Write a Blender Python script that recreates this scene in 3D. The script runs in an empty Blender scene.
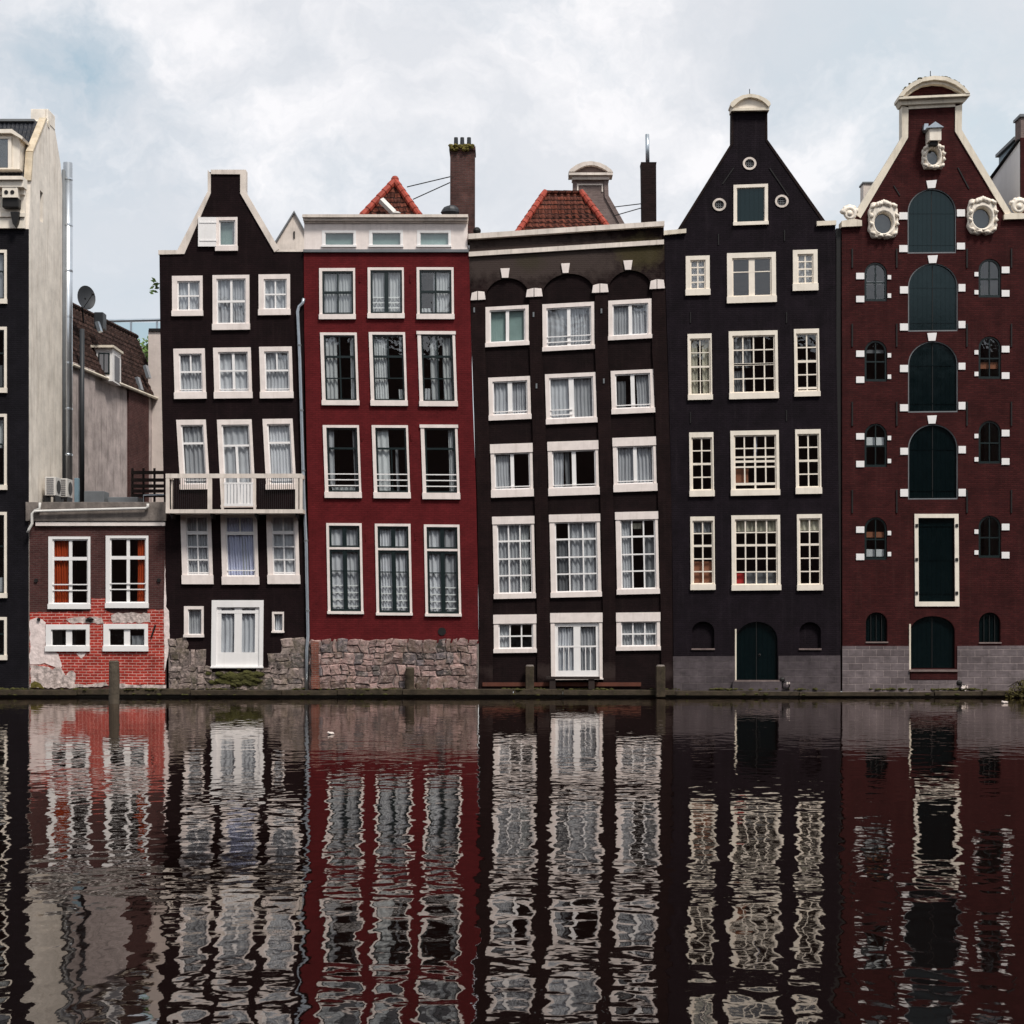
import bpy, bmesh, math, random
from mathutils import Vector
random.seed(11)
R = math.radians
scene = bpy.context.scene
COL = scene.collection

# ------------------------------------------------------------------ camera geometry
D, F, CH, HY = 60.0, 1620.0, 2.67, 625.0          # facade distance, focal length in px, eye height, horizon row

def P(px, py, Y=0.0):
    d = (D + Y) / F
    return Vector(((px - 512) * d, Y, CH + (HY - py) * d))

def U(px, Y=0.0):
    return px * (D + Y) / F

# ------------------------------------------------------------------ materials
def new_mat(name):
    m = bpy.data.materials.new(name)
    m.use_nodes = True
    nt = m.node_tree
    b = nt.nodes['Principled BSDF']
    return m, nt, b

def N(nt, t, **kw):
    n = nt.nodes.new(t)
    for k, v in kw.items():
        setattr(n, k, v)
    return n

def math_n(nt, op, a, b=None, c=None):
    n = N(nt, 'ShaderNodeMath', operation=op)
    for i, x in enumerate((a, b, c)):
        if x is None: continue
        if isinstance(x, (int, float)): n.inputs[i].default_value = x
        else: nt.links.new(x, n.inputs[i])
    return n.outputs[0]

def mix_c(nt, fac, a, b, mode='MIX'):
    n = N(nt, 'ShaderNodeMix', data_type='RGBA', blend_type=mode)
    for i, x in ((0, fac), (6, a), (7, b)):
        if isinstance(x, (int, float)): n.inputs[i].default_value = x
        elif isinstance(x, tuple): n.inputs[i].default_value = (*x[:3], 1)
        else: nt.links.new(x, n.inputs[i])
    return n.outputs[2]

def noise(nt, vec, scale, detail=4, rough=.55):
    n = N(nt, 'ShaderNodeTexNoise')
    n.inputs['Scale'].default_value = scale
    n.inputs['Detail'].default_value = detail
    n.inputs['Roughness'].default_value = rough
    if vec is not None: nt.links.new(vec, n.inputs['Vector'])
    return n.outputs['Fac']

def remap(nt, v, a, b, c, d):
    n = N(nt, 'ShaderNodeMapRange')
    n.inputs[1].default_value, n.inputs[2].default_value = a, b
    n.inputs[3].default_value, n.inputs[4].default_value = c, d
    nt.links.new(v, n.inputs[0])
    return n.outputs[0]

def scaled(nt, vec, sc):
    n = N(nt, 'ShaderNodeVectorMath', operation='MULTIPLY')
    nt.links.new(vec, n.inputs[0]); n.inputs[1].default_value = sc
    return n.outputs[0]

def objco(nt):
    return N(nt, 'ShaderNodeTexCoord').outputs['Object']

def wallco(nt, o):
    s = N(nt, 'ShaderNodeSeparateXYZ'); nt.links.new(o, s.inputs[0])
    c = N(nt, 'ShaderNodeCombineXYZ')
    nt.links.new(math_n(nt, 'ADD', s.outputs[0], s.outputs[1]), c.inputs[0])
    nt.links.new(s.outputs[2], c.inputs[1])
    return c.outputs[0], s

def weather(nt, o, col, amt, streak=.0, dirt=(.12, .1, .08), scale=1.3):
    f = remap(nt, noise(nt, o, scale, 6, .65), .3, .7, 1 - amt, 1 + amt)
    v = N(nt, 'ShaderNodeCombineXYZ')
    for i in range(3): nt.links.new(f, v.inputs[i])
    col = mix_c(nt, 1.0, col, v.outputs[0], 'MULTIPLY')
    if streak:
        f2 = remap(nt, noise(nt, scaled(nt, o, (5, 5, .35)), 1.2, 6, .7), .52, .78, 0, streak)
        col = mix_c(nt, f2, col, dirt)
    return col

def plain(name, c, rough=.7, amt=.12, streak=0., bump=.0, bscale=25, spec=.3, metal=0., dirt=(.12, .1, .08), scale=1.3):
    m, nt, b = new_mat(name)
    o = objco(nt)
    col = weather(nt, o, c, amt, streak, dirt, scale)
    nt.links.new(col, b.inputs['Base Color'])
    b.inputs['Roughness'].default_value = rough
    b.inputs['Specular IOR Level'].default_value = spec
    b.inputs['Metallic'].default_value = metal
    if bump:
        bp = N(nt, 'ShaderNodeBump'); bp.inputs['Distance'].default_value = bump
        nt.links.new(noise(nt, o, bscale, 5), bp.inputs['Height'])
        nt.links.new(bp.outputs[0], b.inputs['Normal'])
    return m

def brick(name, c1, c2, mortar, bw=.225, bh=.072, ms=.010, bump=.006, amt=.2, streak=.0, rough=.85, spec=.1,
          dirt=(.1, .09, .08), patches=(), msmooth=.15, extra=None):
    m, nt, b = new_mat(name)
    o = objco(nt)
    w, sep = wallco(nt, o)
    t = N(nt, 'ShaderNodeTexBrick')
    t.inputs['Scale'].default_value = 1
    t.inputs['Brick Width'].default_value = bw
    t.inputs['Row Height'].default_value = bh
    t.inputs['Mortar Size'].default_value = ms
    t.inputs['Mortar Smooth'].default_value = msmooth
    t.inputs['Color1'].default_value = (*c1, 1); t.inputs['Color2'].default_value = (*c2, 1)
    t.inputs['Mortar'].default_value = (*mortar, 1)
    # hand-laid courses wander a little
    wob = N(nt, 'ShaderNodeTexNoise'); wob.inputs['Scale'].default_value = .9
    nt.links.new(o, wob.inputs['Vector'])
    ad = N(nt, 'ShaderNodeVectorMath', operation='MULTIPLY_ADD')
    nt.links.new(wob.outputs['Color'], ad.inputs[0]); ad.inputs[1].default_value = (.03, .06, 0)
    nt.links.new(w, ad.inputs[2])
    nt.links.new(ad.outputs[0], t.inputs['Vector'])
    col = t.outputs['Color']
    # single bricks and small clusters differ in burn
    col = mix_c(nt, remap(nt, noise(nt, scaled(nt, o, (4, 4, 12)), 1.0, 2), .45, .7, 0, .5), col, tuple(x * .55 for x in c1))
    col = weather(nt, o, col, amt, streak, dirt)
    for (cx, cz, rx, rz, pc, k) in patches:                 # stains and moss of their own shape
        dx = math_n(nt, 'DIVIDE', math_n(nt, 'SUBTRACT', sep.outputs[0], cx), rx)
        dz = math_n(nt, 'DIVIDE', math_n(nt, 'SUBTRACT', sep.outputs[2], cz), rz)
        r = math_n(nt, 'SQRT', math_n(nt, 'ADD', math_n(nt, 'MULTIPLY', dx, dx), math_n(nt, 'MULTIPLY', dz, dz)))
        r = math_n(nt, 'ADD', r, math_n(nt, 'MULTIPLY', math_n(nt, 'SUBTRACT', noise(nt, o, 2.2, 6, .7), .5), 1.6))
        col = mix_c(nt, remap(nt, r, .5, 1.05, k, 0), col, pc)
    nt.links.new(col, b.inputs['Base Color'])
    b.inputs['Roughness'].default_value = rough
    b.inputs['Specular IOR Level'].default_value = spec
    bp = N(nt, 'ShaderNodeBump'); bp.inputs['Distance'].default_value = bump; bp.invert = True
    h = math_n(nt, 'ADD', t.outputs['Fac'], math_n(nt, 'MULTIPLY', noise(nt, o, 14, 4), .6))
    nt.links.new(h, bp.inputs['Height']); nt.links.new(bp.outputs[0], b.inputs['Normal'])
    return m

def planks(name, c, width=.16, rough=.3, spec=.5, amt=.15):
    m, nt, b = new_mat(name)
    o = objco(nt)
    s = N(nt, 'ShaderNodeSeparateXYZ'); nt.links.new(o, s.inputs[0])
    fr = math_n(nt, 'FRACT', math_n(nt, 'DIVIDE', s.outputs[0], width))
    g = math_n(nt, 'LESS_THAN', fr, .1)
    col = weather(nt, o, c, amt, .25, tuple(x * .5 for x in c))
    col = mix_c(nt, math_n(nt, 'MULTIPLY', g, .7), col, tuple(x * .35 for x in c))
    nt.links.new(col, b.inputs['Base Color'])
    nt.links.new(remap(nt, noise(nt, o, 3, 4), .3, .7, rough * .8, rough * 1.3), b.inputs['Roughness'])
    b.inputs['Specular IOR Level'].default_value = spec
    b.inputs['Specular Tint'].default_value = (.72, .95, 1, 1)
    bp = N(nt, 'ShaderNodeBump'); bp.inputs['Distance'].default_value = .004; bp.invert = True
    nt.links.new(math_n(nt, 'ADD', g, math_n(nt, 'MULTIPLY', noise(nt, o, 6, 4), .25)), bp.inputs['Height'])
    nt.links.new(bp.outputs[0], b.inputs['Normal'])
    return m

def glass_mat(name, base=.07, tint=(.86, .92, .90), rough=.015):
    m = bpy.data.materials.new(name); m.use_nodes = True
    nt = m.node_tree; nt.nodes.remove(nt.nodes['Principled BSDF'])
    out = nt.nodes['Material Output']
    tr = N(nt, 'ShaderNodeBsdfTransparent'); tr.inputs[0].default_value = (*tint, 1)
    gl = N(nt, 'ShaderNodeBsdfAnisotropic'); gl.inputs['Roughness'].default_value = rough
    gl.inputs[0].default_value = (.95, .97, 1, 1)
    bp = N(nt, 'ShaderNodeBump'); bp.inputs['Distance'].default_value = .004
    nt.links.new(noise(nt, objco(nt), 2.5, 2), bp.inputs['Height'])
    nt.links.new(bp.outputs[0], gl.inputs['Normal'])
    ge = N(nt, 'ShaderNodeNewGeometry')
    dt = N(nt, 'ShaderNodeVectorMath', operation='DOT_PRODUCT')
    nt.links.new(ge.outputs['Incoming'], dt.inputs[0]); nt.links.new(ge.outputs['Normal'], dt.inputs[1])
    gz = math_n(nt, 'POWER', math_n(nt, 'SUBTRACT', 1.0, math_n(nt, 'ABSOLUTE', dt.outputs['Value'])), 5.0)
    f = math_n(nt, 'ADD', math_n(nt, 'MULTIPLY', gz, 1 - base), base)
    mx = N(nt, 'ShaderNodeMixShader')
    nt.links.new(f, mx.inputs[0]); nt.links.new(tr.outputs[0], mx.inputs[1]); nt.links.new(gl.outputs[0], mx.inputs[2])
    nt.links.new(mx.outputs[0], out.inputs[0])
    return m

def cloth(name, c, tl=.35):
    m, nt, b = new_mat(name)
    o = objco(nt)
    col = weather(nt, o, c, .12)
    rv = remap(nt, N(nt, 'ShaderNodeObjectInfo').outputs['Random'], 0, 1, .72, 1.18)
    cv = N(nt, 'ShaderNodeCombineXYZ')
    for i in range(3): nt.links.new(rv, cv.inputs[i])
    col = mix_c(nt, 1.0, col, cv.outputs[0], 'MULTIPLY')
    nt.links.new(col, b.inputs['Base Color']); b.inputs['Roughness'].default_value = .9
    b.inputs['Specular IOR Level'].default_value = .1
    t = N(nt, 'ShaderNodeBsdfTranslucent'); nt.links.new(col, t.inputs[0])
    mx = N(nt, 'ShaderNodeMixShader'); mx.inputs[0].default_value = tl
    nt.links.new(b.outputs[0], mx.inputs[1]); nt.links.new(t.outputs[0], mx.inputs[2])
    nt.links.new(mx.outputs[0], nt.nodes['Material Output'].inputs[0])
    return m

def stone_mat(name, tones, moss=.0):
    """each stone has a tone of its own, from the face attribute 'tone'"""
    m, nt, b = new_mat(name)
    o = objco(nt)
    a = N(nt, 'ShaderNodeAttribute', attribute_name='tone')
    tv = a.outputs['Fac']
    hue = math_n(nt, 'FRACT', math_n(nt, 'MULTIPLY', tv, 7.31))
    c0 = mix_c(nt, remap(nt, hue, .1, .9, 0, 1), tones[1], tones[2])
    c0 = mix_c(nt, math_n(nt, 'GREATER_THAN', hue, .86), c0, tones[3])
    gv = N(nt, 'ShaderNodeCombineXYZ')
    gf = remap(nt, tv, 0, 1, .38, 1.65)
    for i in range(3): nt.links.new(gf, gv.inputs[i])
    c0 = mix_c(nt, 1.0, c0, gv.outputs[0], 'MULTIPLY')
    col = weather(nt, o, c0, .45, .45, (.08, .07, .06), 7)
    col = mix_c(nt, remap(nt, noise(nt, o, 6, 6, .8), .50, .62, 0, .8), col, (.050, .042, .040))
    col = mix_c(nt, remap(nt, noise(nt, scaled(nt, o, (1, 1, 1.6)), 4.3, 7, .8), .50, .64, 0, .85), col, (.50, .385, .355))
    if moss:
        s = N(nt, 'ShaderNodeSeparateXYZ'); nt.links.new(o, s.inputs[0])
        g = math_n(nt, 'MULTIPLY', remap(nt, noise(nt, o, 1.7, 6, .7), .46, .64, 0, 1), moss)
        col = mix_c(nt, g, col, (.085, .075, .018))
    nt.links.new(col, b.inputs['Base Color']); b.inputs['Roughness'].default_value = .85
    b.inputs['Specular IOR Level'].default_value = .2
    bp = N(nt, 'ShaderNodeBump'); bp.inputs['Distance'].default_value = .03
    nt.links.new(noise(nt, o, 9, 6, .7), bp.inputs['Height']); nt.links.new(bp.outputs[0], b.inputs['Normal'])
    return m

M = {}
M['white'] = plain('white_paint', (.81, .725, .685), .5, .10, .42, dirt=(.50, .42, .37), scale=2.6)
M['cream'] = plain('cream_paint', (.83, .755, .655), .5, .09, .36, dirt=(.52, .44, .34), scale=2.6)
M['bright'] = plain('bright_white_paint', (.84, .82, .81), .4, .06, .2, dirt=(.5, .46, .42))
M['trim'] = plain('weathered_trim', (.70, .62, .555), .6, .20, .6, dirt=(.26, .22, .18))
M['trimy'] = plain('cream_trim', (.73, .655, .54), .6, .18, .55, dirt=(.28, .23, .17))
M['darksash'] = plain('dark_green_sash', (.008, .016, .017), .3, .1, spec=.5)
M['glass'] = glass_mat('window_glass', .10, (.91, .95, .95))
M['sheer'] = cloth('sheer_curtain', (.71, .70, .745), .25)
M['bluesheer'] = cloth('bluish_curtain', (.70, .70, .88), .25)
M['whitecur'] = cloth('white_curtain', (.80, .80, .82), .25)
M['orange'] = cloth('orange_curtain', (.55, .075, .02), .3)
M['greycur'] = cloth('grey_curtain', (.26, .26, .28), .25)
M['skytint'] = cloth('painted_sky_reflection', (.30, .40, .385), .1)  # teal of the sky mirrored in upper panes, painted on flat sheets
M['brownblind'] = cloth('brown_blind', (.42, .17, .10), .2)
M['creamcur'] = cloth('cream_curtain', (.72, .66, .54), .3)
M['redbox'] = plain('red_card', (.5, .03, .03), .5)
M['iron'] = plain('black_iron', (.010, .009, .009), .5, .2)
M['lead'] = plain('lead_flashing', (.16, .17, .18), .5, .15)
M['zinc'] = plain('zinc_pipe', (.42, .47, .52), .35, .15, .2, metal=.75, dirt=(.2, .22, .24))
M['steel'] = plain('galvanised_flue', (.62, .66, .70), .28, .1, .1, metal=.9)
M['slatebluezinc'] = plain('blue_grey_zinc', (.16, .24, .29), .5, .1)
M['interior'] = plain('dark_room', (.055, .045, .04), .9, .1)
M['tar'] = brick('black_tarred_brick', (.0125, .0058, .0066), (.0100, .0046, .0054), (.0075, .0042, .0048), amt=.42, streak=.45, dirt=(.030, .018, .018))
M['tarA'] = brick('blue_black_brick', (.011, .010, .013), (.009, .008, .011), (.007, .006, .008), amt=.35, streak=.3, dirt=(.024, .021, .025))
M['tarG'] = brick('purple_black_brick', (.0118, .0080, .0115), (.0095, .0064, .0095), (.0075, .0052, .0074), amt=.40, streak=.40, dirt=(.032, .025, .030))
M['redpaint'] = brick('red_painted_brick', (.120, .0135, .0155), (.106, .0115, .0135), (.088, .010, .012), amt=.24, streak=.45, dirt=(.070, .012, .014), bump=.005)
M['warebrick'] = brick('dark_red_brick', (.056, .0125, .0122), (.036, .0085, .0088), (.032, .010, .010), amt=.32, streak=.28, dirt=(.085, .036, .030))
M['mound'] = brick('brown_brick', (.090, .034, .032), (.062, .026, .025), (.095, .060, .055), amt=.28, streak=.3, dirt=(.04, .02, .018), ms=.012)
M['chimbrick'] = brick('chimney_brick', (.105, .048, .042), (.066, .034, .032), (.08, .06, .054), amt=.45, streak=.6, dirt=(.03, .02, .018))
M['darkchim'] = brick('sooty_brick', (.02, .011, .011), (.014, .009, .009), (.016, .011, .01), amt=.3)
M['greygable'] = brick('grey_pink_brick', (.22, .165, .155), (.18, .135, .13), (.24, .19, .17), amt=.2, streak=.3)
M['ashlar'] = brick('grey_ashlar', (.175, .145, .15), (.12, .098, .102), (.26, .215, .21), .52, .255, .016, .01, .35, .35, dirt=(.05, .042, .045), msmooth=.4,
                    patches=())
M['oldbrick'] = brick('old_orange_brick', (.22, .075, .05), (.16, .055, .04), (.2, .14, .12), amt=.4, streak=.5)
M['ashlarG'] = brick('sooty_ashlar', (.092, .076, .082), (.072, .060, .065), (.115, .098, .098), .6, .27, .012, .008, .35, .35, dirt=(.03, .026, .028), msmooth=.4)
M['redwhite'] = brick('red_and_white_painted_brick', (.46, .046, .030), (.30, .030, .022), (.60, .32, .28), .285, .106, .018, .008, .42, .55, dirt=(.16, .03, .025), msmooth=.5)
M['plaster'] = plain('flaking_white_plaster', (.78, .66, .63), .85, .22, .35, .02, 9, dirt=(.30, .22, .19), scale=4)
M['rubble'] = plain('patched_plaster', (.52, .43, .40), .9, .6, .55, .06, 5, dirt=(.13, .10, .08), scale=6)
M['lichened'] = plain('lichened_coping', (.52, .44, .33), .9, .25, .6, .01, 10, dirt=(.36, .24, .08), scale=3)
M['sidewall'] = plain('stained_cream_render', (.80, .735, .655), .85, .17, .85, .008, 8, dirt=(.42, .345, .27), scale=1.6)
M['concrete'] = plain('stained_concrete', (.17, .145, .13), .9, .4, .55, .012, 12, dirt=(.06, .05, .045), scale=3)
M['greywall'] = plain('grey_render', (.44, .375, .36), .9, .34, .85, .01, 10, dirt=(.08, .065, .06))
M['palewall'] = plain('pale_pink_render', (.62, .54, .50), .9, .12, .3, .01, 10, dirt=(.3, .25, .22))
M['tile'] = brick('brown_clay_tile', (.060, .034, .028), (.040, .024, .021), (.014, .009, .008), .25, .21, .028, .02, .4, .5, dirt=(.028, .022, .018), msmooth=.6)
M['redtile'] = brick('red_clay_tile', (.155, .047, .030), (.085, .032, .024), (.018, .009, .008), .26, .21, .034, .02, .45, .4, dirt=(.035, .022, .018), msmooth=.6)
M['ridge'] = plain('orange_ridge_tile', (.30, .050, .030), .7, .45, .2, .005, 30, dirt=(.16, .05, .035), scale=6)
M['slate'] = plain('dark_slate', (.016, .018, .024), .45, .3, .2, .01, 14)
M['shutter'] = planks('green_shutter', (.0018, .0052, .0062), .17, .14, .5)
M['wood'] = plain('weathered_timber', (.085, .068, .05), .9, .4, .5, .02, 12, dirt=(.03, .026, .02), scale=4)
M['mosswood'] = plain('mossy_timber', (.046, .034, .022), .9, .55, .6, .02, 10, dirt=(.040, .040, .012), scale=3)
M['wetshade'] = plain('wet_shadowed_wood', (.008, .007, .005), .4, .3)  # wet timber, with the shadow under the ledge put into its colour
M['brownwood'] = plain('brown_plank', (.10, .032, .02), .8, .25, .3)
M['darkwood'] = plain('dark_brown_timber', (.022, .014, .012), .8, .3, .2)
M['moss'] = plain('green_moss', (.056, .054, .015), .95, .5, .4, .03, 18, dirt=(.03, .028, .01), scale=6)
M['lichen'] = plain('yellow_lichen', (.115, .095, .022), .95, .5, .4, .03, 18, dirt=(.03, .028, .01), scale=6)
M['leaf'] = plain('leaf_green', (.10, .17, .035), .6, .35)
M['leafy'] = plain('olive_leaf', (.060, .050, .010), .6, .5, .0, scale=7)
M['stone'] = stone_mat('rubble_stone', [(.13, .085, .08), (.24, .16, .15), (.32, .21, .19), (.10, .085, .09), (.27, .185, .16), (.40, .30, .27), (.19, .125, .11)], .3)
M['stoneD'] = stone_mat('sooty_rubble_stone', [(.10, .08, .072), (.19, .155, .14), (.26, .20, .18), (.08, .07, .068), (.22, .16, .13), (.15, .12, .105), (.24, .21, .20)], .35)
M['mortar'] = plain('lime_mortar', (.21, .17, .158), .95, .5, .5, .02, 12, scale=5)
M['pave'] = plain('paving', (.18, .17, .16), .9, .2, bump=.01)
M['soil'] = plain('ground_earth', (.10, .085, .07), .95, .3)
M['farbrick'] = brick('opposite_brick', (.10, .05, .04), (.08, .04, .035), (.1, .08, .07))
M['plastic'] = plain('white_casing', (.62, .60, .57), .5, .08, .15)
M['dish'] = plain('dark_grey_dish', (.03, .033, .038), .5, .1)

# ------------------------------------------------------------------ mesh builder
ORG = {}

class MB:
    def __init__(s): s.v, s.f, s.t, s.tone = [], [], [], None
    def add(s, verts, faces, tone=0.0):
        n = len(s.v)
        s.v += [Vector(v) for v in verts]
        s.f += [tuple(i + n for i in f) for f in faces]
        s.t += [tone] * len(faces)
        return s
    def hexa(s, a, tone=0.0):   # a: 4 front corners then the 4 behind them
        return s.add(a, [(0, 1, 2, 3), (7, 6, 5, 4), (0, 4, 5, 1), (1, 5, 6, 2), (2, 6, 7, 3), (3, 7, 4, 0)], tone)
    def box(s, x0, y0, z0, x1, y1, z1, tone=0.0):
        return s.hexa([(x0, y0, z0), (x1, y0, z0), (x1, y0, z1), (x0, y0, z1), (x0, y1, z0), (x1, y1, z0), (x1, y1, z1), (x0, y1, z1)], tone)
    def pbox(s, x0, y0, x1, y1, Y0, Y1, k=0.0, sl=0.0, ref=None):   # px rectangle at plane ref (default Y0), real depth Y0..Y1
        ref = Y0 if ref is None else ref
        w, h = x1 - x0, y1 - y0
        c = []
        for (u, v) in ((0, h), (w, h), (w, 0), (0, 0)):
            p = P(x0 + u + k * (v - h / 2), y0 + v + sl * (u - w / 2), ref)
            c.append(p)
        return s.hexa([Vector((p.x, Y0, p.z)) for p in c] + [Vector((p.x, Y1, p.z)) for p in c])
    def prism(s, pts, Y0, Y1, ref=None):      # px outline extruded
        ref = Y0 if ref is None else ref
        q = [P(x, y, ref) for x, y in pts]
        n = len(q)
        return s.add([(p.x, Y0, p.z) for p in q] + [(p.x, Y1, p.z) for p in q],
                     [tuple(range(n)), tuple(range(2 * n - 1, n - 1, -1))] + [(i, i + n, (i + 1) % n + n, (i + 1) % n) for i in range(n)])
    def strip(s, a, b, Y0, Y1, ref=None, closed=False):   # band between two px polylines, with depth
        ref = Y0 if ref is None else ref
        n = len(a)
        A = [P(x, y, ref) for x, y in a]; B = [P(x, y, ref) for x, y in b]
        vs = [(p.x, Y0, p.z) for p in A] + [(p.x, Y0, p.z) for p in B] + [(p.x, Y1, p.z) for p in A] + [(p.x, Y1, p.z) for p in B]
        fs = []
        for i in range(n if closed else n - 1):
            j = (i + 1) % n
            fs += [(i, j, n + j, n + i), (2 * n + i, 3 * n + i, 3 * n + j, 2 * n + j), (i, 2 * n + i, 2 * n + j, j), (n + i, n + j, 3 * n + j, 3 * n + i)]
        if not closed:
            fs += [(0, n, 3 * n, 2 * n), (n - 1, 3 * n - 1, 4 * n - 1, 2 * n - 1)]
        return s.add(vs, fs)
    def tube(s, pts, r, n=10, cap=True):
        pts = [Vector(p) for p in pts]
        rs = r if isinstance(r, (list, tuple)) else [r] * len(pts)
        rings = []
        up = None
        for i, p in enumerate(pts):
            d = (pts[min(i + 1, len(pts) - 1)] - pts[max(i - 1, 0)]).normalized()
            if up is None or abs(up.dot(d)) > .95:
                up = Vector((0, 0, 1)) if abs(d.z) < .9 else Vector((0, 1, 0))
            a = d.cross(up).normalized(); b = a.cross(d)
            up = b
            rings.append([p + (a * math.cos(2 * math.pi * j / n) + b * math.sin(2 * math.pi * j / n)) * rs[i] for j in range(n)])
        vs = [v for g in rings for v in g]
        fs = []
        for i in range(len(pts) - 1):
            for j in range(n):
                k = (j + 1) % n
                fs.append((i * n + j, i * n + k, (i + 1) * n + k, (i + 1) * n + j))
        if cap: fs += [tuple(range(n))[::-1], tuple(range((len(pts) - 1) * n, len(pts) * n))]
        return s.add(vs, fs)
    def ball(s, c, r, n=8, sc=(1, 1, 1), jit=0.0):
        c = Vector(c); vs, fs = [], []
        m = n // 2 + 1
        for i in range(m + 1):
            th = math.pi * i / m
            for j in range(n):
                ph = 2 * math.pi * j / n
                q = r * (1 + random.uniform(-jit, jit))
                vs.append(c + Vector((q * sc[0] * math.sin(th) * math.cos(ph), q * sc[1] * math.sin(th) * math.sin(ph), q * sc[2] * math.cos(th))))
        for i in range(m):
            for j in range(n):
                k = (j + 1) % n
                fs.append((i * n + j, (i + 1) * n + j, (i + 1) * n + k, i * n + k))
        return s.add(vs, fs)
    def build(s, name, mat, parent=None, smooth=False, bevel=0.0, org=None):
        o = ORG.get(parent.name, Vector()) if parent is not None else (org or Vector())
        me = bpy.data.meshes.new(name)
        me.from_pydata([v - o for v in s.v], [], s.f)
        if any(s.t):
            at = me.attributes.new('tone', 'FLOAT', 'FACE')
            at.data.foreach_set('value', s.t)
        bm = bmesh.new(); bm.from_mesh(me)
        bmesh.ops.remove_doubles(bm, verts=bm.verts, dist=1e-5)
        bmesh.ops.recalc_face_normals(bm, faces=bm.faces)
        if bevel:
            bmesh.ops.bevel(bm, geom=bm.edges[:], offset=bevel, segments=2, affect='EDGES', profile=.6)
        bm.to_mesh(me); bm.free()
        if smooth:
            for p in me.polygons: p.use_smooth = True
        me.materials.append(M[mat] if isinstance(mat, str) else mat)
        ob = bpy.data.objects.new(name, me)
        COL.objects.link(ob)
        if parent is not None:
            ob.parent = parent
            ORG[ob.name] = o
        else:
            ob.location = o
            ORG[ob.name] = o
        return ob

def thing(name, label, cat, loc, group=None):
    o = bpy.data.objects.new(name, None); COL.objects.link(o)
    o.location = loc; o['label'] = label; o['category'] = cat
    if group: o['group'] = group
    o.empty_display_size = .3
    ORG[o.name] = Vector(loc)
    return o

def tag(o, label, cat, group=None):
    o['label'] = label; o['category'] = cat
    if group: o['group'] = group
    return o

def wall(name, outline, holes, Y, thick, mat, parent):
    """a wall with real openings: px outline and px holes on the plane Y"""
    bm = bmesh.new()
    edges, loops = [], []
    o = ORG[parent.name]
    for lp in [outline] + holes:
        vs = [bm.verts.new(P(x, y, Y) - o) for x, y in lp]
        loops.append(vs)
        for i in range(len(vs)): edges.append(bm.edges.new((vs[i], vs[(i + 1) % len(vs)])))
    bmesh.ops.triangle_fill(bm, use_beauty=True, use_dissolve=False, edges=edges, normal=(0, -1, 0))
    for vs in loops:
        bk = [bm.verts.new(v.co + Vector((0, thick, 0))) for v in vs]
        n = len(vs)
        for i in range(n):
            j = (i + 1) % n
            bm.faces.new((vs[i], vs[j], bk[j], bk[i]))
    bm.normal_update()
    for f in bm.faces:
        if abs(f.normal.y) > .9 and f.normal.y > 0: f.normal_flip()
    me = bpy.data.meshes.new(name); bm.to_mesh(me); bm.free()
    me.materials.append(M[mat])
    ob = bpy.data.objects.new(name, me); COL.objects.link(ob)
    ob.parent = parent; ORG[ob.name] = o
    return ob

def arch(x0, y0, x1, y1, rise, n=14, sl=0.0):
    """px outline of an arched opening, counter-clockwise from bottom-left; rise = height of the arch head"""
    cx, a = (x0 + x1) / 2, (x1 - x0) / 2
    pts = [(x0, y1), (x1, y1)]
    for i in range(n + 1):
        t = math.pi * i / n
        pts.append((cx + a * math.cos(t), y0 + rise - rise * math.sin(t)))
    return [(x, y + sl * (x - cx)) for x, y in pts]

def grid(nc, nr, w=1.2):
    return [('v', i / nc, w) for i in range(1, nc)] + [('h', j / nr, w) for j in range(1, nr)]

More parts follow.
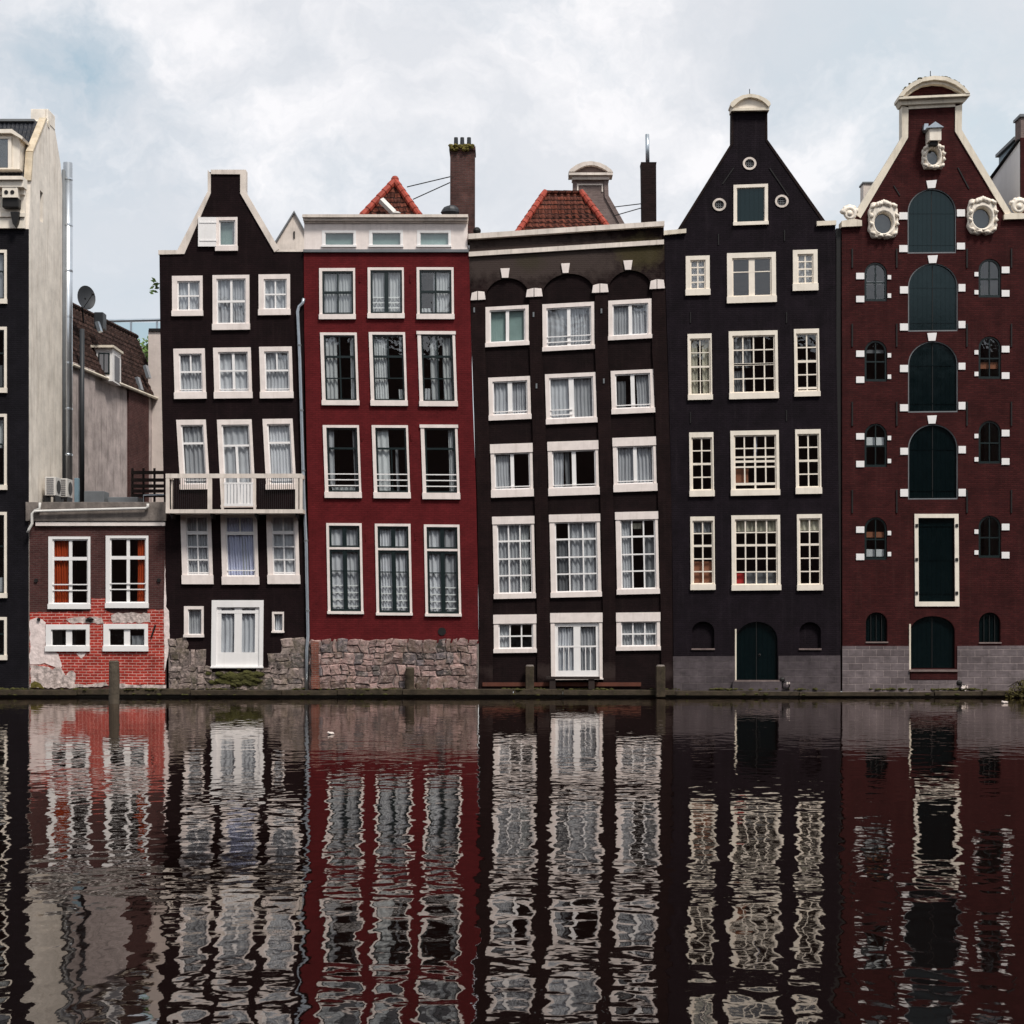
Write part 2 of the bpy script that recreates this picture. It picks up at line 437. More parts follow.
def window(root, x0, y0, x1, y1, Y=0, k=0., s=0., fr=(4, 4, 4, 6), fm='white', sm=None, sb=1.3, bars=(), cur=(), rails=(),
           name='window', sill=.5, head=0., glass=True, inner_rails=False, proud=.05):
    w, h = x1 - x0, y1 - y0
    if sm is None and fm in ('white', 'cream'): fr = tuple(max(v - .9, 1.2) for v in fr)
    l, t, r, b = fr
    sm = sm or ('bright' if fm == 'white' else fm)
    def lp(u, v, dy):
        p = P(x0 + u + k * (v - h / 2), y0 + v + s * (u - w / 2), Y)
        return Vector((p.x, Y + dy, p.z))
    def bx(mb, u0, v0, u1, v1, d0, d1):
        c = ((u0, v1), (u1, v1), (u1, v0), (u0, v0))
        mb.hexa([lp(u, v, d0) for u, v in c] + [lp(u, v, d1) for u, v in c])
    f = MB()
    bx(f, -head, 0, w + head, t, -proud - (.025 if head else 0), .12)
    bx(f, 0, t, l, h - b, -proud, .12)
    bx(f, w - r, t, w, h - b, -proud, .12)
    bx(f, -sill, h - b, w + sill, h, -proud - .04, .12)
    for bar in bars:
        if bar[0] == 'H':
            c = t + bar[1] * (h - b - t)
            bx(f, l, c - bar[2] / 2, w - r, c + bar[2] / 2, -proud + .02, .11)
    root_w = f.build(name, fm, root)
    gx0, gy0, gx1, gy1 = l, t, w - r, h - b
    gw, gh = gx1 - gx0, gy1 - gy0
    sa = MB()
    bx(sa, gx0, gy0, gx1, gy0 + sb, .0, .06); bx(sa, gx0, gy1 - sb, gx1, gy1, .0, .06)
    bx(sa, gx0, gy0 + sb, gx0 + sb, gy1 - sb, .0, .06); bx(sa, gx1 - sb, gy0 + sb, gx1, gy1 - sb, .0, .06)
    for bar in bars:
        d, fz, bw = bar[:3]
        if d == 'H': continue
        f0, f1 = bar[3:5] if len(bar) > 3 else (0, 1)
        if d == 'v':
            c = gx0 + fz * gw
            a0, a1 = max(gy0 + f0 * gh, gy0 + sb), min(gy0 + f1 * gh, gy1 - sb)
            bx(sa, c - bw / 2, a0, c + bw / 2, a1, .008, .055)
        else:
            c = gy0 + fz * gh
            a0, a1 = max(gx0 + f0 * gw, gx0 + sb), min(gx0 + f1 * gw, gx1 - sb)
            bx(sa, a0, c - bw / 2, a1, c + bw / 2, .004, .058)
    sa.build('sash', sm, root_w)
    if glass:
        g = MB()
        j = [random.uniform(-.006, .006) for _ in range(3)]
        g.add([lp(gx0, gy1, .045 + j[0]), lp(gx1, gy1, .045 + j[1]), lp(gx1, gy0, .045 + j[1] + j[2]), lp(gx0, gy0, .045 + j[0] + j[2])], [(0, 1, 2, 3)])
        g.build('glass_pane', 'glass', root_w)
    for ci, c in enumerate(cur):
        f0, f1, g0, g1, cm = c[:5]
        amp = c[5] if len(c) > 5 else .03
        mb = MB()
        u0, u1 = gx0 + f0 * gw, gx0 + f1 * gw
        v0, v1 = gy0 + g0 * gh, gy0 + g1 * gh
        width = U(u1 - u0)
        n = max(8, int(width / .014)); amp *= random.uniform(.6, 1.3)
        ph, fq = random.uniform(0, 6), random.uniform(26, 70)
        vs = []
        for row, v in enumerate((v0, (v0 + v1) / 2, v1)):
            for i in range(n + 1):
                xx = i / n
                dy = amp * (math.sin(xx * width * fq + ph) + .5 * math.sin(xx * width * fq * .43 + ph * 2)) * (1 if row else .7)
                vs.append(lp(u0 + (u1 - u0) * xx + .4 * math.sin(row * 2 + ph), v, .125 + .02 * ci + dy))
        fs = [(r_ * (n + 1) + i, r_ * (n + 1) + i + 1, (r_ + 1) * (n + 1) + i + 1, (r_ + 1) * (n + 1) + i) for r_ in (0, 1) for i in range(n)]
        mb.add(vs, fs).build('curtain' if amp > .004 else 'blind', cm, root_w, smooth=True)  # flat sheets: real blinds, and panes with painted sky reflection
    if rails:
        rl = MB()
        for rr in rails:
            g, th, f0, f1 = (*rr, 0, 1)[:4] if len(rr) == 2 else rr
            v = gy0 + g * gh
            e_ = -.2 if inner_rails else .6
            bx(rl, gx0 + f0 * gw - e_, v - th / 2, gx0 + f1 * gw + e_, v + th / 2, .062 if inner_rails else -.03, .08 if inner_rails else -.008)
        rl.build('guard_rails', 'bright', root_w)  # loose horizontal guard rails, one mesh per window
    ins = .9
    return [(x0 + u + k * (v - h / 2), y0 + v + s * (u - w / 2)) for u, v in ((ins, h - ins), (w - ins, h - ins), (w - ins, ins), (ins, ins))]

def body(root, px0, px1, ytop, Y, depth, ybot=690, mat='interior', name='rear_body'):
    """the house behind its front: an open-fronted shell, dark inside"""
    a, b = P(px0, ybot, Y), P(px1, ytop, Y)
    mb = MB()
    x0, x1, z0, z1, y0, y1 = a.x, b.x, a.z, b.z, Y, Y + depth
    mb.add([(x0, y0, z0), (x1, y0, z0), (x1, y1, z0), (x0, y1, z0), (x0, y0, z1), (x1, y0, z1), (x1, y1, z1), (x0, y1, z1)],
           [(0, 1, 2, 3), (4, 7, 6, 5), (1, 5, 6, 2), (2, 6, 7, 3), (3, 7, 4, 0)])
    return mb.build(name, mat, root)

def gable_roof(root, pxl, pxr, yb, pxa, ya, Y, depth, mat='tile'):
    a, b, c = P(pxl, yb, Y), P(pxr, yb, Y), P(pxa, ya, Y)
    mb = MB()
    vs = [a, b, c] + [v + Vector((0, depth, 0)) for v in (a, b, c)]
    mb.add(vs, [(0, 1, 2), (3, 5, 4), (0, 2, 5, 3), (1, 4, 5, 2), (0, 3, 4, 1)])
    return mb.build('roof', mat, root)

def pantile(c0, c1, c2, c3, nx, ny, amp=.035, sub=6):
    """pantiled slope between bottom-left, bottom-right, top-right, top-left"""
    c0, c1, c2, c3 = map(Vector, (c0, c1, c2, c3))
    nrm = (c1 - c0).cross(c3 - c0).normalized()
    if nrm.y > 0: nrm = -nrm
    mb = MB()
    W, Hh = nx * sub, ny * 3
    wid = (c1 - c0).length
    vs = []
    for j in range(Hh + 1):
        tv = j / Hh
        a, b = c0.lerp(c3, tv), c1.lerp(c2, tv)
        for i in range(W + 1):
            tu = i / W
            p = a.lerp(b, tu)
            q = (p - c0).dot((c1 - c0).normalized()) / wid * nx
            d = amp * math.sin(2 * math.pi * q) + (.03 if j % 3 == 0 else (.012 if j % 3 == 1 else -.004))
            vs.append(p + nrm * d)
    fs = [(j * (W + 1) + i, j * (W + 1) + i + 1, (j + 1) * (W + 1) + i + 1, (j + 1) * (W + 1) + i) for j in range(Hh) for i in range(W)]
    return mb.add(vs, fs)

def ridge_tiles(mb, a, b, r=.12, step=.32):
    a, b = Vector(a), Vector(b)
    n = max(2, int((b - a).length / step))
    for i in range(n):
        p, q = a.lerp(b, i / n), a.lerp(b, (i + 1.12) / n)
        mb.tube([p, q], [r * 1.12, r * .92], 8)

def rubble(mb_s, pts_rows, Y, seed):
    """rubble masonry: rows given as (y_top, y_bottom, x0, x1) in px; each stone an irregular, rounded block"""
    rnd = random.Random(seed)
    for (ya, yb, xa, xb) in pts_rows:
        x = xa
        while x < xb - 1.5:
            w = min(rnd.uniform(5, 16), xb - x)
            if xb - (x + w) < 4: w = xb - x
            parts = [(ya, yb)] if rnd.random() < .55 or yb - ya < 9 else [(ya, ya + (yb - ya) * rnd.uniform(.4, .6)), None]
            if len(parts) == 2: parts[1] = (parts[0][1], yb)
            for (a, b) in parts:
                g = .35
                j = lambda: rnd.uniform(-1.15, 1.15)
                q = [(x + g + j(), b - g + j() * .5), (x + w * .5 + j() * 2, b - g * .6 + j() * .5), (x + w - g + j(), b - g + j() * .5), (x + w - g * .7 + j(), (a + b) / 2 + j()),
                     (x + w - g + j(), a + g + j() * .5), (x + w * .5 + j() * 2, a + g * .6 + j() * .5), (x + g + j(), a + g + j() * .5), (x + g * .7 + j(), (a + b) / 2 + j())]
                cx, cy = sum(p[0] for p in q) / 8, sum(p[1] for p in q) / 8
                dep = rnd.uniform(.02, .06)
                tone = rnd.uniform(.02, 1)
                wq = lambda p: (p[0] + 1.0 * math.sin(p[1] * .33 + seed), p[1] + .8 * math.sin(p[0] * .11 + seed) + .5 * math.sin(p[0] * .37 + seed * 2))
                q = [wq(p) for p in q]
                cx, cy = sum(p[0] for p in q) / 8, sum(p[1] for p in q) / 8
                base = [P(*p, Y) for p in q]
                mid = [P(cx + (p[0] - cx) * .95, cy + (p[1] - cy) * .95, Y) - Vector((0, dep * .7, 0)) for p in q]
                top = [P(cx + (p[0] - cx) * .80, cy + (p[1] - cy) * .80, Y) - Vector((0, dep + rnd.uniform(-.008, .012), 0)) for p in q]
                fs = [(i, (i + 1) % 8, 8 + (i + 1) % 8, 8 + i) for i in range(8)] + [(8 + i, 8 + (i + 1) % 8, 16 + (i + 1) % 8, 16 + i) for i in range(8)] + [tuple(range(16, 24))]
                mb_s.add(base + mid + top, fs, tone)
            x += w

def lerp(a, b, t): return a + (b - a) * t

# ------------------------------------------------------------------ setting
def structure(name, mb, mat):
    o = mb.build(name, mat); o['kind'] = 'structure'; return o

structure('ground', MB().add([(-600, .25, .2), (600, .25, .2), (600, 900, .2), (-600, 900, .2)], [(0, 1, 2, 3)]), 'soil')
structure('street_bank', MB().box(-600, -900, -2.5, 600, -58.6, .95), 'pave')

# water: dark brown canal with gentle wind ripples
wm, nt, b = new_mat('canal_water')
nt.nodes.remove(b)
out = nt.nodes['Material Output']
o = N(nt, 'ShaderNodeTexCoord').outputs['Object']
h1 = noise(nt, scaled(nt, o, (.45, .42, 1)), 1.0, 2, .5)
h2 = noise(nt, scaled(nt, o, (2.7, 2.1, 1)), 1.0, 1, .5)
h3 = noise(nt, scaled(nt, o, (6.5, 4.6, 1)), 1.0, 2, .5)
patch = remap(nt, noise(nt, scaled(nt, o, (.05, .16, 1)), 1.0, 3), .35, .65, .8, 1.25)
hh = math_n(nt, 'ADD', math_n(nt, 'MULTIPLY', h1, .012), math_n(nt, 'ADD', math_n(nt, 'MULTIPLY', h2, .0062), math_n(nt, 'MULTIPLY', h3, .0008)))
hh = math_n(nt, 'MULTIPLY', hh, patch)
bp = N(nt, 'ShaderNodeBump'); bp.inputs['Distance'].default_value = 1.0; bp.inputs['Strength'].default_value = 1.0
nt.links.new(hh, bp.inputs['Height'])
gl = N(nt, 'ShaderNodeBsdfAnisotropic'); gl.inputs['Roughness'].default_value = .02
gl.inputs[0].default_value = (1, .95, .92, 1)
df = N(nt, 'ShaderNodeBsdfDiffuse'); df.inputs[0].default_value = (.004, .0018, .0015, 1)
fz = N(nt, 'ShaderNodeFresnel'); fz.inputs[0].default_value = 2.1
nt.links.new(bp.outputs[0], gl.inputs['Normal']); nt.links.new(bp.outputs[0], fz.inputs['Normal'])
mx = N(nt, 'ShaderNodeMixShader')
nt.links.new(fz.outputs[0], mx.inputs[0]); nt.links.new(df.outputs[0], mx.inputs[1]); nt.links.new(gl.outputs[0], mx.inputs[2])
nt.links.new(mx.outputs[0], out.inputs[0])
M['water'] = wm
structure('canal_water', MB().add([(-600, -58.7, 0), (600, -58.7, 0), (600, .1, 0), (-600, .1, 0)], [(0, 1, 2, 3)]), 'water')

# timber edge along the foot of the houses, sections of uneven length
x = -44.0
mb = MB()
while x < 44:
    w = random.uniform(1.2, 4.2)
    dz, dy = random.uniform(-.05, .015), random.uniform(-.06, .05)
    if x > 5.5: dz -= .06
    mb.box(x, -.42 + dy, .10 + dz * .4, x + w - .015, -.004, .30 + dz)
    x += w
ql = mb.build('quay_ledge', 'mosswood', bevel=.015); ql['kind'] = 'structure'
mb = MB(); rnd = random.Random(31)
for i in range(1500):
    x = rnd.uniform(-20, 20)
    if math.sin(x * .9) + math.sin(x * 2.3 + 1) + rnd.uniform(-1.2, 1.2) < .3: continue
    mb.ball((x, rnd.choice((-.06, -.06, -.40)) + rnd.uniform(-.04, .03), rnd.choice((.30, .30, .12)) + rnd.uniform(-.02, .02)), rnd.uniform(.02, .065), 6, (1.6, .8, .6), .3)
ms = mb.build('moss', 'moss'); ms['kind'] = 'stuff'
structure('quay_footing', MB().box(-44, -.30, -1.5, 44, .3, .088), 'wetshade')  # recessed wet base, coloured near black as the ledge's shadow

# ------------------------------------------------------------------ blue-black corner house at the frame's edge
A = thing('canal_house', 'blue-black house with slate mansard roof, bare cream side wall and tall steel flue', 'house', P(-10, 690, 0))
XA = P(29, 400, 0).x
hs = []
for (ya, yb, cu) in ((250, 304, [(0, 1, 0, 1, 'greycur')]), (327, 393, [(0, 1, .6, 1, 'greycur')]), (414, 490, [(.6, 1, 0, .45, 'whitecur')]), (512, 598, [(0, 1, .8, 1, 'sheer')]), (617, 660, [])):
    for x0 in (-78, -34):
        hs.append(window(A, x0, ya, x0 + 41, yb, fr=(3, 3, 2.5, 5), fm='cream', sm='darksash', bars=[('v', .5, 1.2), ('h', .4, 1.6)], cur=cu))
wall('wall', [(-90, 690), (28.9, 690), (28.9, 229), (-90, 229)], hs, 0, .3, 'tarA', A)
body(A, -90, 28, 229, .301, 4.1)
def side(px, py):
    Y = -XA * F / (512 - px) - D
    return (XA, Y, CH + (HY - py) * (D + Y) / F)
prof = [side(28.6, 690), side(28.6, 229), side(30.5, 181), side(32.4, 152.5), side(46, 118), (XA, 2.5, 22.2), (XA, 3.3, 22.2), side(60.6, 164), side(62.2, 184), side(62.6, 690)]
prof[0] = (XA, .004, .2); prof[1] = (XA, .004, prof[1][2]); prof[-1] = (XA, prof[-2][1], .2)
n = len(prof)
slit = [side(40, 190), side(40, 221), side(43, 222.5), side(43, 193)]
bm = bmesh.new()
oa = ORG[A.name]
edges = []
lps = []
for lp in (prof, slit):
    vs = [bm.verts.new(Vector(p) - oa) for p in lp]; lps.append(vs)
    edges += [bm.edges.new((vs[i], vs[(i + 1) % len(vs)])) for i in range(len(vs))]
bmesh.ops.triangle_fill(bm, use_beauty=True, use_dissolve=False, edges=edges, normal=(1, 0, 0))
for vs in lps:
    bk = [bm.verts.new(v.co + Vector((-.22, 0, 0))) for v in vs]
    for i in range(len(vs)): bm.faces.new((vs[i], vs[(i + 1) % len(vs)], bk[(i + 1) % len(vs)], bk[i]))
bmesh.ops.recalc_face_normals(bm, faces=bm.faces)
me = bpy.data.meshes.new('side_wall'); bm.to_mesh(me); bm.free(); me.materials.append(M['sidewall'])
sw = bpy.data.objects.new('side_wall', me); COL.objects.link(sw); sw.parent = A
MB().box(XA - .24, slit[0][1] - .2, slit[1][2] - .2, XA - .18, slit[2][1] + .3, slit[0][2] + .2).build('slit_window', 'interior', A)
# coping with a scroll at the top
mb = MB()
c = [Vector(side(30.3, 181)), Vector(side(32.2, 152.5)), Vector(side(45.6, 119))]
for a_, b_ in zip(c[:-1], c[1:]):
    dn = Vector((0, -(b_ - a_).z, (b_ - a_).y)).normalized()
    q = [a_ + Vector((.04, 0, 0)), b_ + Vector((.04, 0, 0)), b_ + Vector((-.23, 0, 0)), a_ + Vector((-.23, 0, 0))]
    mb.hexa([v + dn * .06 for v in q] + [v - dn * .03 for v in q])
mb.build('gable_coping', 'lichened', A)
t0, t1 = Vector(side(43, 118)), Vector(side(54, 112))
MB().box(XA - .66, 2.42, 22.02, XA + .02, 3.36, 22.56).build('parapet_block', 'sidewall', A, bevel=.02)
MB().tube([(XA - .5, 2.5, 22.0), (XA + .03, 2.5, 22.0)], .15, 14).build('scroll_ornament', 'trimy', A)
# mansard slope, cornice, dormer
zc = P(0, 182, 0).z; zt = P(0, 124, 2.2).z
xl = P(-90, 0, 0).x
pantile((xl, .1, zc), (XA - .235, .1, zc), (XA - .235, 1.9, zt), (xl, 1.9, zt), 26, 12, .02, 5).build('roof', 'slate', A)
MB().box(xl, 1.75, zt - .02, XA - .33, 4.3, zt + .06).build('roof_ridge', 'lead', A)
mb = MB()
for y0, y1, pr in ((180.5, 184, .62), (184, 190.5, .50), (190.5, 196, .22), (196, 214, .10), (214, 218, .20), (218, 229, .13)):
    mb.pbox(-90, y0, 27.4 - (1.5 if pr < .3 else 0), y1, -pr, .0, ref=0)
mb.build('cornice', 'cream', A)
mb = MB()
for cx in (-74, -30, 14):
    pass
br = MB().pbox(6, 190.5, 21.5, 201, -.48, -.105, ref=0).build('cornice_bracket', 'cream', A, bevel=.02)
for px in (10.3, 16.4):
    p = P(px, 195.6, 0)
    MB().tube([(p.x, -.50, p.z), (p.x, -.475, p.z)], .075, 14).build('round_hole', 'iron', br)
mb = MB().pbox(5.5, 201, 22, 210, -.40, -.105, ref=0)
mb.build('bracket_hood', 'iron', A, bevel=.03)
MB().prism([(13, 214), (22, 214), (20.5, 224), (18, 229), (15.5, 226)], -.34, -.135, ref=0).build('hanging_lamp', 'iron', A)
dm = MB()
dm.pbox(-40, 135, 20, 169.5, -.05, 1.9, ref=0).build('dormer', 'cream', A)
MB().prism([(-42, 135.5), (-42, 132), (14, 131), (25, 139), (24, 141), (13, 134.8)], -.25, 1.9, ref=0).build('dormer_roof', 'cream', A)
MB().pbox(-20, 140, 8.8, 168, -.075, -.052, ref=0).build('dormer_window', 'glass', A)
MB().pbox(-24, 138, 12.5, 169, -.0515, -.0505, ref=0).build('dormer_opening', 'interior', A)
dw = MB()
dw.pbox(8.9, 139.5, 12.3, 168.6, -.11, -.053, ref=0); dw.pbox(-24, 138, 12.3, 139.4, -.11, -.053, ref=0); dw.pbox(-24, 168.7, 13, 170, -.13, -.053, ref=0)
dw.build('dormer_frame', 'cream', A)
pf = P(67.8, 500, 4.75)
fl = MB().tube([(pf.x, 4.75, P(0, 500, 4.75).z), (pf.x, 4.75, P(0, 163, 4.75).z)], .185, 18)
fl = fl.build('flue_pipe', 'steel', A, smooth=True)
for py in range(180, 500, 46):
    z = P(0, py, 4.75).z
    MB().tube([(pf.x, 4.75, z), (pf.x, 4.75, z + .07)], .198, 18).build('pipe_joint', 'steel', fl)
p2 = P(63.6, 500, 4.62)
MB().tube([(p2.x, 4.62, p2.z), (p2.x, 4.62, P(0, 170, 4.62).z)], .08, 10).build('drain_pipe', 'lead', A, smooth=True)  # added dark pipe, stands in for the dark strip at the wall's back

# ------------------------------------------------------------------ low red brick house
B = thing('brick_house', 'low two-storey brick house with orange curtains and flaking red painted base', 'house', P(98, 690, .03))
Yb = .03
hs = []
wb = [('v', .5, 3.2), ('h', .30, 3.4)]
hs.append(window(B, 48.7, 536.6, 90.5, 609, Yb, 0, 0, (4, 2.6, 2.2, 5), 'bright', bars=wb, cur=[(.02, .46, 0, 1, 'orange')], rails=[(.70, 1.1), (.79, 1.1)]))
hs.append(window(B, 106, 535.7, 148.5, 608, Yb, 0, 0, (4, 2.6, 2.2, 5), 'bright', bars=wb, cur=[(.74, 1, 0, 1, 'orange')], rails=[(.70, 1.1), (.79, 1.1)]))
hs.append(window(B, 46, 624.4, 89.8, 651.4, Yb, 0, 0, (5.4, 5, 3.4, 5.4), 'bright', bars=[('v', .5, 6)], sb=.8))
hs.append(window(B, 103.7, 623.8, 148.2, 651.3, Yb, 0, 0, (5.4, 5, 3.4, 5.4), 'bright', bars=[('v', .5, 6)], cur=[(.62, .95, .4, 1, 'greycur')], sb=.8))
wall('wall', [(29.2, 689), (166, 689), (166, 521), (29.2, 521)], hs, Yb, .3, 'mound', B)
bd = body(B, 29.2, 159, 503.5, Yb + .301, 5.6)
def jag(pts, amp=.8, step=4, seed=1):
    rnd = random.Random(seed); o_ = []
    for i in range(len(pts)):
        a_, b_ = pts[i], pts[(i + 1) % len(pts)]
        L = math.hypot(b_[0] - a_[0], b_[1] - a_[1]); n_ = max(1, int(L / step))
        for j in range(n_):
            t = j / n_
            o_.append((lerp(a_[0], b_[0], t) + rnd.uniform(-amp, amp), lerp(a_[1], b_[1], t) + rnd.uniform(-amp, amp)))
    return o_
low = [hs[2], hs[3]]
red = jag([(29.8, 686), (165, 684.5), (165, 609.8), (147.6, 609.8), (147.2, 613.6), (112, 613.6), (105, 610), (105.2, 598.2), (91, 598.2), (91, 611), (29.8, 612.4)], .45, 3, 3)
wall('red_painted_brick', red, low, Yb - .012, .011, 'redwhite', B)
wall('white_plaster', jag([(29.8, 664), (45.4, 663), (56, 668), (62, 667), (60, 658), (58.5, 653), (45.6, 652), (45.4, 622), (38, 618), (29.8, 620.5)], .8, 4, 5), [], Yb - .026, .0135, 'plaster', B)
wall('broken_plaster', jag([(30, 688), (76, 688), (107, 686), (106, 682), (88, 684.5), (74, 683), (76.5, 674), (72, 670), (66, 675), (60, 666), (52, 669), (44, 666.5), (30, 665)], 1.0, 3, 7), [], Yb - .032, .019, 'rubble', B)
wall('plaster_band', jag([(70, 623), (95, 623.5), (104, 623), (102, 617.5), (80, 617), (66, 619)], .8, 3, 9), [], Yb - .025, .0125, 'rubble', B)
wall('plaster_patch', jag([(113, 622.6), (151, 622.6), (150, 613), (116, 613), (110.5, 615)], .9, 3, 11), [], Yb - .0245, .012, 'rubble', B)
wall('plaster_chip', jag([(76, 653), (86.5, 652.5), (84, 656), (81, 658.5)], .4, 3, 12), [], Yb - .0245, .012, 'plaster', B)
wall('base_plaster', jag([(118, 688), (165.5, 688), (165.5, 684.6), (140, 685), (119, 683.5)], .6, 4, 13), [], Yb - .024, .011, 'rubble', B)
wall('edge_plaster', jag([(164.6, 672), (169.6, 646), (169.2, 611), (166.2, 607), (164.8, 560), (163.8, 610)], .35, 5, 14), [], Yb - .034, .02, 'plaster', B)
MB().pbox(26.4, 502.2, 166.4, 521.2, Yb - .14, Yb + .3, ref=0).build('roof_edge', 'concrete', B, bevel=.015)
MB().pbox(36, 522, 165.4, 525.9, Yb - .10, Yb, ref=0).build('cornice', 'white', B)
q = lambda px, py, dy=-.24: Vector((P(px, py, 0).x, dy, P(px, py, 0).z))
MB().tube([q(149.2, 504.2), q(149.4, 507.2), q(147.5, 508.8), q(42, 511.6), q(36.5, 511.8), q(34, 514), q(34, 524), q(31, 529.5), q(29.5, 533)], .052, 10).build('drain_pipe', 'plastic', B, smooth=True)
MB().tube([q(41.5, 503, -.2), q(41.3, 509, -.2), q(36, 511, -.2)], .05, 8).build('pipe_bend', 'plastic', B, smooth=True)
fd = MB(); pc = P(90, 619.5, 0)
fd.ball((pc.x, -.04, pc.z), .14, 8, (1.1, .5, .6), .3); fd.build('wall_hole', 'iron', B)
pc = P(38.9, 619.3, 0); MB().tube([(pc.x, -.06, pc.z), (pc.x, .02, pc.z)], .06, 12).build('vent_hole', 'iron', B)
for (px, py) in ((36, 580.5), (158.8, 580.3)):
    pc = P(px, py, 0); MB().tube([(pc.x, -.02, pc.z), (pc.x, .05, pc.z)], .075, 8).build('anchor_plate', 'iron', B)
MB().tube([q(155.5, 625, -.02), q(151.5, 637, -.02)], .035, 6).build('wall_crack', 'iron', B)
wall('moss_stain', jag([(30, 688.4), (44, 688), (41, 684), (35, 681.5), (30, 683)], .8, 3, 15), [], Yb - .036, .003, 'lichen', B)
# roof terrace
tr = MB()
for py in (472.5, 480, 486, 491, 495.5):
    tr.pbox(131, py - 1.7, 165.5, py + 1.7, 3.4, 3.45, ref=3.4)
for px in (132, 143, 154, 164.5):
    tr.pbox(px - 1, 468, px + 1, 505, 3.452, 3.52, ref=3.4)
tr.build('terrace_railing', 'darkwood', B)
MB().tube([P(143.5, 505, .9), P(143.5, 495.3, .9), P(166, 494.8, .9)], .022, 6).build('terrace_rail', 'zinc', B)
MB().pbox(84, 491, 104, 506, 2.2, 3.0, ref=2.2).build('roof_hatch', 'lead', B, bevel=.02)
MB().pbox(108, 497, 138, 506, 2.4, 3.2, ref=2.4).build('roof_box', 'lead', B, bevel=.02)
MB().pbox(74.2, 478, 78.4, 506, 1.6, 1.8, ref=1.6).build('vent_pipe', 'slatebluezinc', B, bevel=.02)

# two air conditioner units on the low roof
for i, (px0, px1, py0, py1, Yc, lab) in enumerate(((44.8, 55.6, 476.8, 495.5, 1.4, 'nearer white air conditioner unit with louvred front beside the cream wall'), (58.0, 67.4, 478.4, 497, 2.9, 'farther white air conditioner unit by the foot of the steel flue'))):
    a_, b_ = P(px0, py1, Yc), P(px1, py0, Yc)
    t = thing('air_conditioner', lab, 'air conditioner', (a_.x, Yc, a_.z), 'air conditioners on the low roof')
    MB().box(a_.x, Yc, a_.z, b_.x, Yc + .75, b_.z).build('casing', 'plastic', t, bevel=.02)
    g = MB()
    for j in range(9):
        z = lerp(a_.z + .08, b_.z - .06, j / 8)
        g.box(a_.x + .07, Yc - .02, z - .012, b_.x - .07, Yc - .001, z + .012)
    g.build('louvre_grille', 'greycur', t)
    MB().tube([(b_.x, Yc + .4, (a_.z + b_.z) / 2), (b_.x + .02, Yc + .4, (a_.z + b_.z) / 2)], .25, 18).build('fan_opening', 'iron', t)
    MB().box(a_.x - .05, Yc - .04, 7.0, a_.x + .03, Yc + .7, a_.z).box(b_.x - .08, Yc - .04, 7.0, b_.x, Yc + .7, a_.z).build('support_frame', 'iron', t)

# ------------------------------------------------------------------ rear house with the tiled roof
Cc = thing('rear_house', 'grey rendered rear house with brown tiled roof and small white dormer', 'house', P(110, 690, 10))
ca, cb = P(93, 373.7, 8), P(148, 396.5, 14.5)
cb.z = ca.z
dv = cb - ca
e0, e1 = ca + dv * -.42, ca + dv * 1.25
nl = Vector((-dv.y, dv.x, 0)).normalized()          # away from view, to the left
def cprism(name, pts, zl, zh, mat, parent):
    k_ = len(pts)
    vs = [(p.x, p.y, zl) for p in pts] + [(p.x, p.y, zh) for p in pts]
    fs = [tuple(range(k_)), tuple(range(2 * k_ - 1, k_ - 1, -1))] + [(i, (i + 1) % k_, (i + 1) % k_ + k_, i + k_) for i in range(k_)]
    return MB().add(vs, fs).build(name, mat, parent)
cprism('wall', [e0, e1, e1 + nl * 5, e0 + nl * 5], .2, ca.z, 'greywall', Cc)
b0, b1 = ca + dv * .60, ca + dv * .985
cprism('brick_bay', [b0 - nl * .08, b1 - nl * .08, b1 + nl * .05, b0 + nl * .05], .2, ca.z - .1, 'mound', Cc)
b0, b1 = e0, ca + dv * -.02
cprism('wall_pier', [b0 - nl * .15, b1 - nl * .15, b1 + nl * .05, b0 + nl * .05], .2, ca.z + .1, 'greywall', Cc)
up = Vector((0, 0, 1))
r0, r1 = e0 + nl * 1.15 + up * 3.0, e1 + nl * 1.15 + up * 3.0
ea, eb = e0 - nl * .18 - up * .08, e1 - nl * .18 - up * .08
pt = pantile(ea, eb, r1, r0, 30, 11, .03, 4)
pt.build('roof', 'tile', Cc)
MB().add([r0, r1, e1 + nl * 5 + up * 2.6, e0 + nl * 5 + up * 2.6, e0 + nl * 5, e1 + nl * 5, e0, e1], [(0, 1, 2, 3), (3, 2, 5, 4), (0, 3, 4, 6), (1, 7, 5, 2)]).build('roof_back', 'slate', Cc)
mb = MB(); ridge_tiles(mb, r0 + up * .03, r1 + up * .03, .1); mb.build('ridge_tiles', 'tile', Cc)
MB().tube([ea + up * .02 - nl * .05, eb + up * .02 - nl * .05], .07, 8).build('gutter', 'trimy', Cc)
dp = P(82, 500, 6.0)
MB().tube([(dp.x, 6.0, P(0, 505, 6).z), (dp.x, 6.0, P(0, 329, 6).z)], .10, 10).build('flue_pipe', 'dish', Cc, smooth=True)
a_, b_ = P(94.5, 381, 9.0), P(112.5, 348, 9.0)
dd = MB().box(a_.x, 9.0, a_.z, b_.x, 10.5, b_.z).build('dormer', 'bright', Cc)
MB().box(a_.x - .55, 8.85, b_.z + .002, b_.x + .08, 10.6, b_.z + .1).build('dormer_roof', 'trimy', dd)
w0, w1 = P(98.5, 374, 9), P(109.8, 353, 9)
MB().box(w0.x, 8.96, w0.z, w1.x, 8.998, w1.z).build('dormer_window', 'darksash', dd)
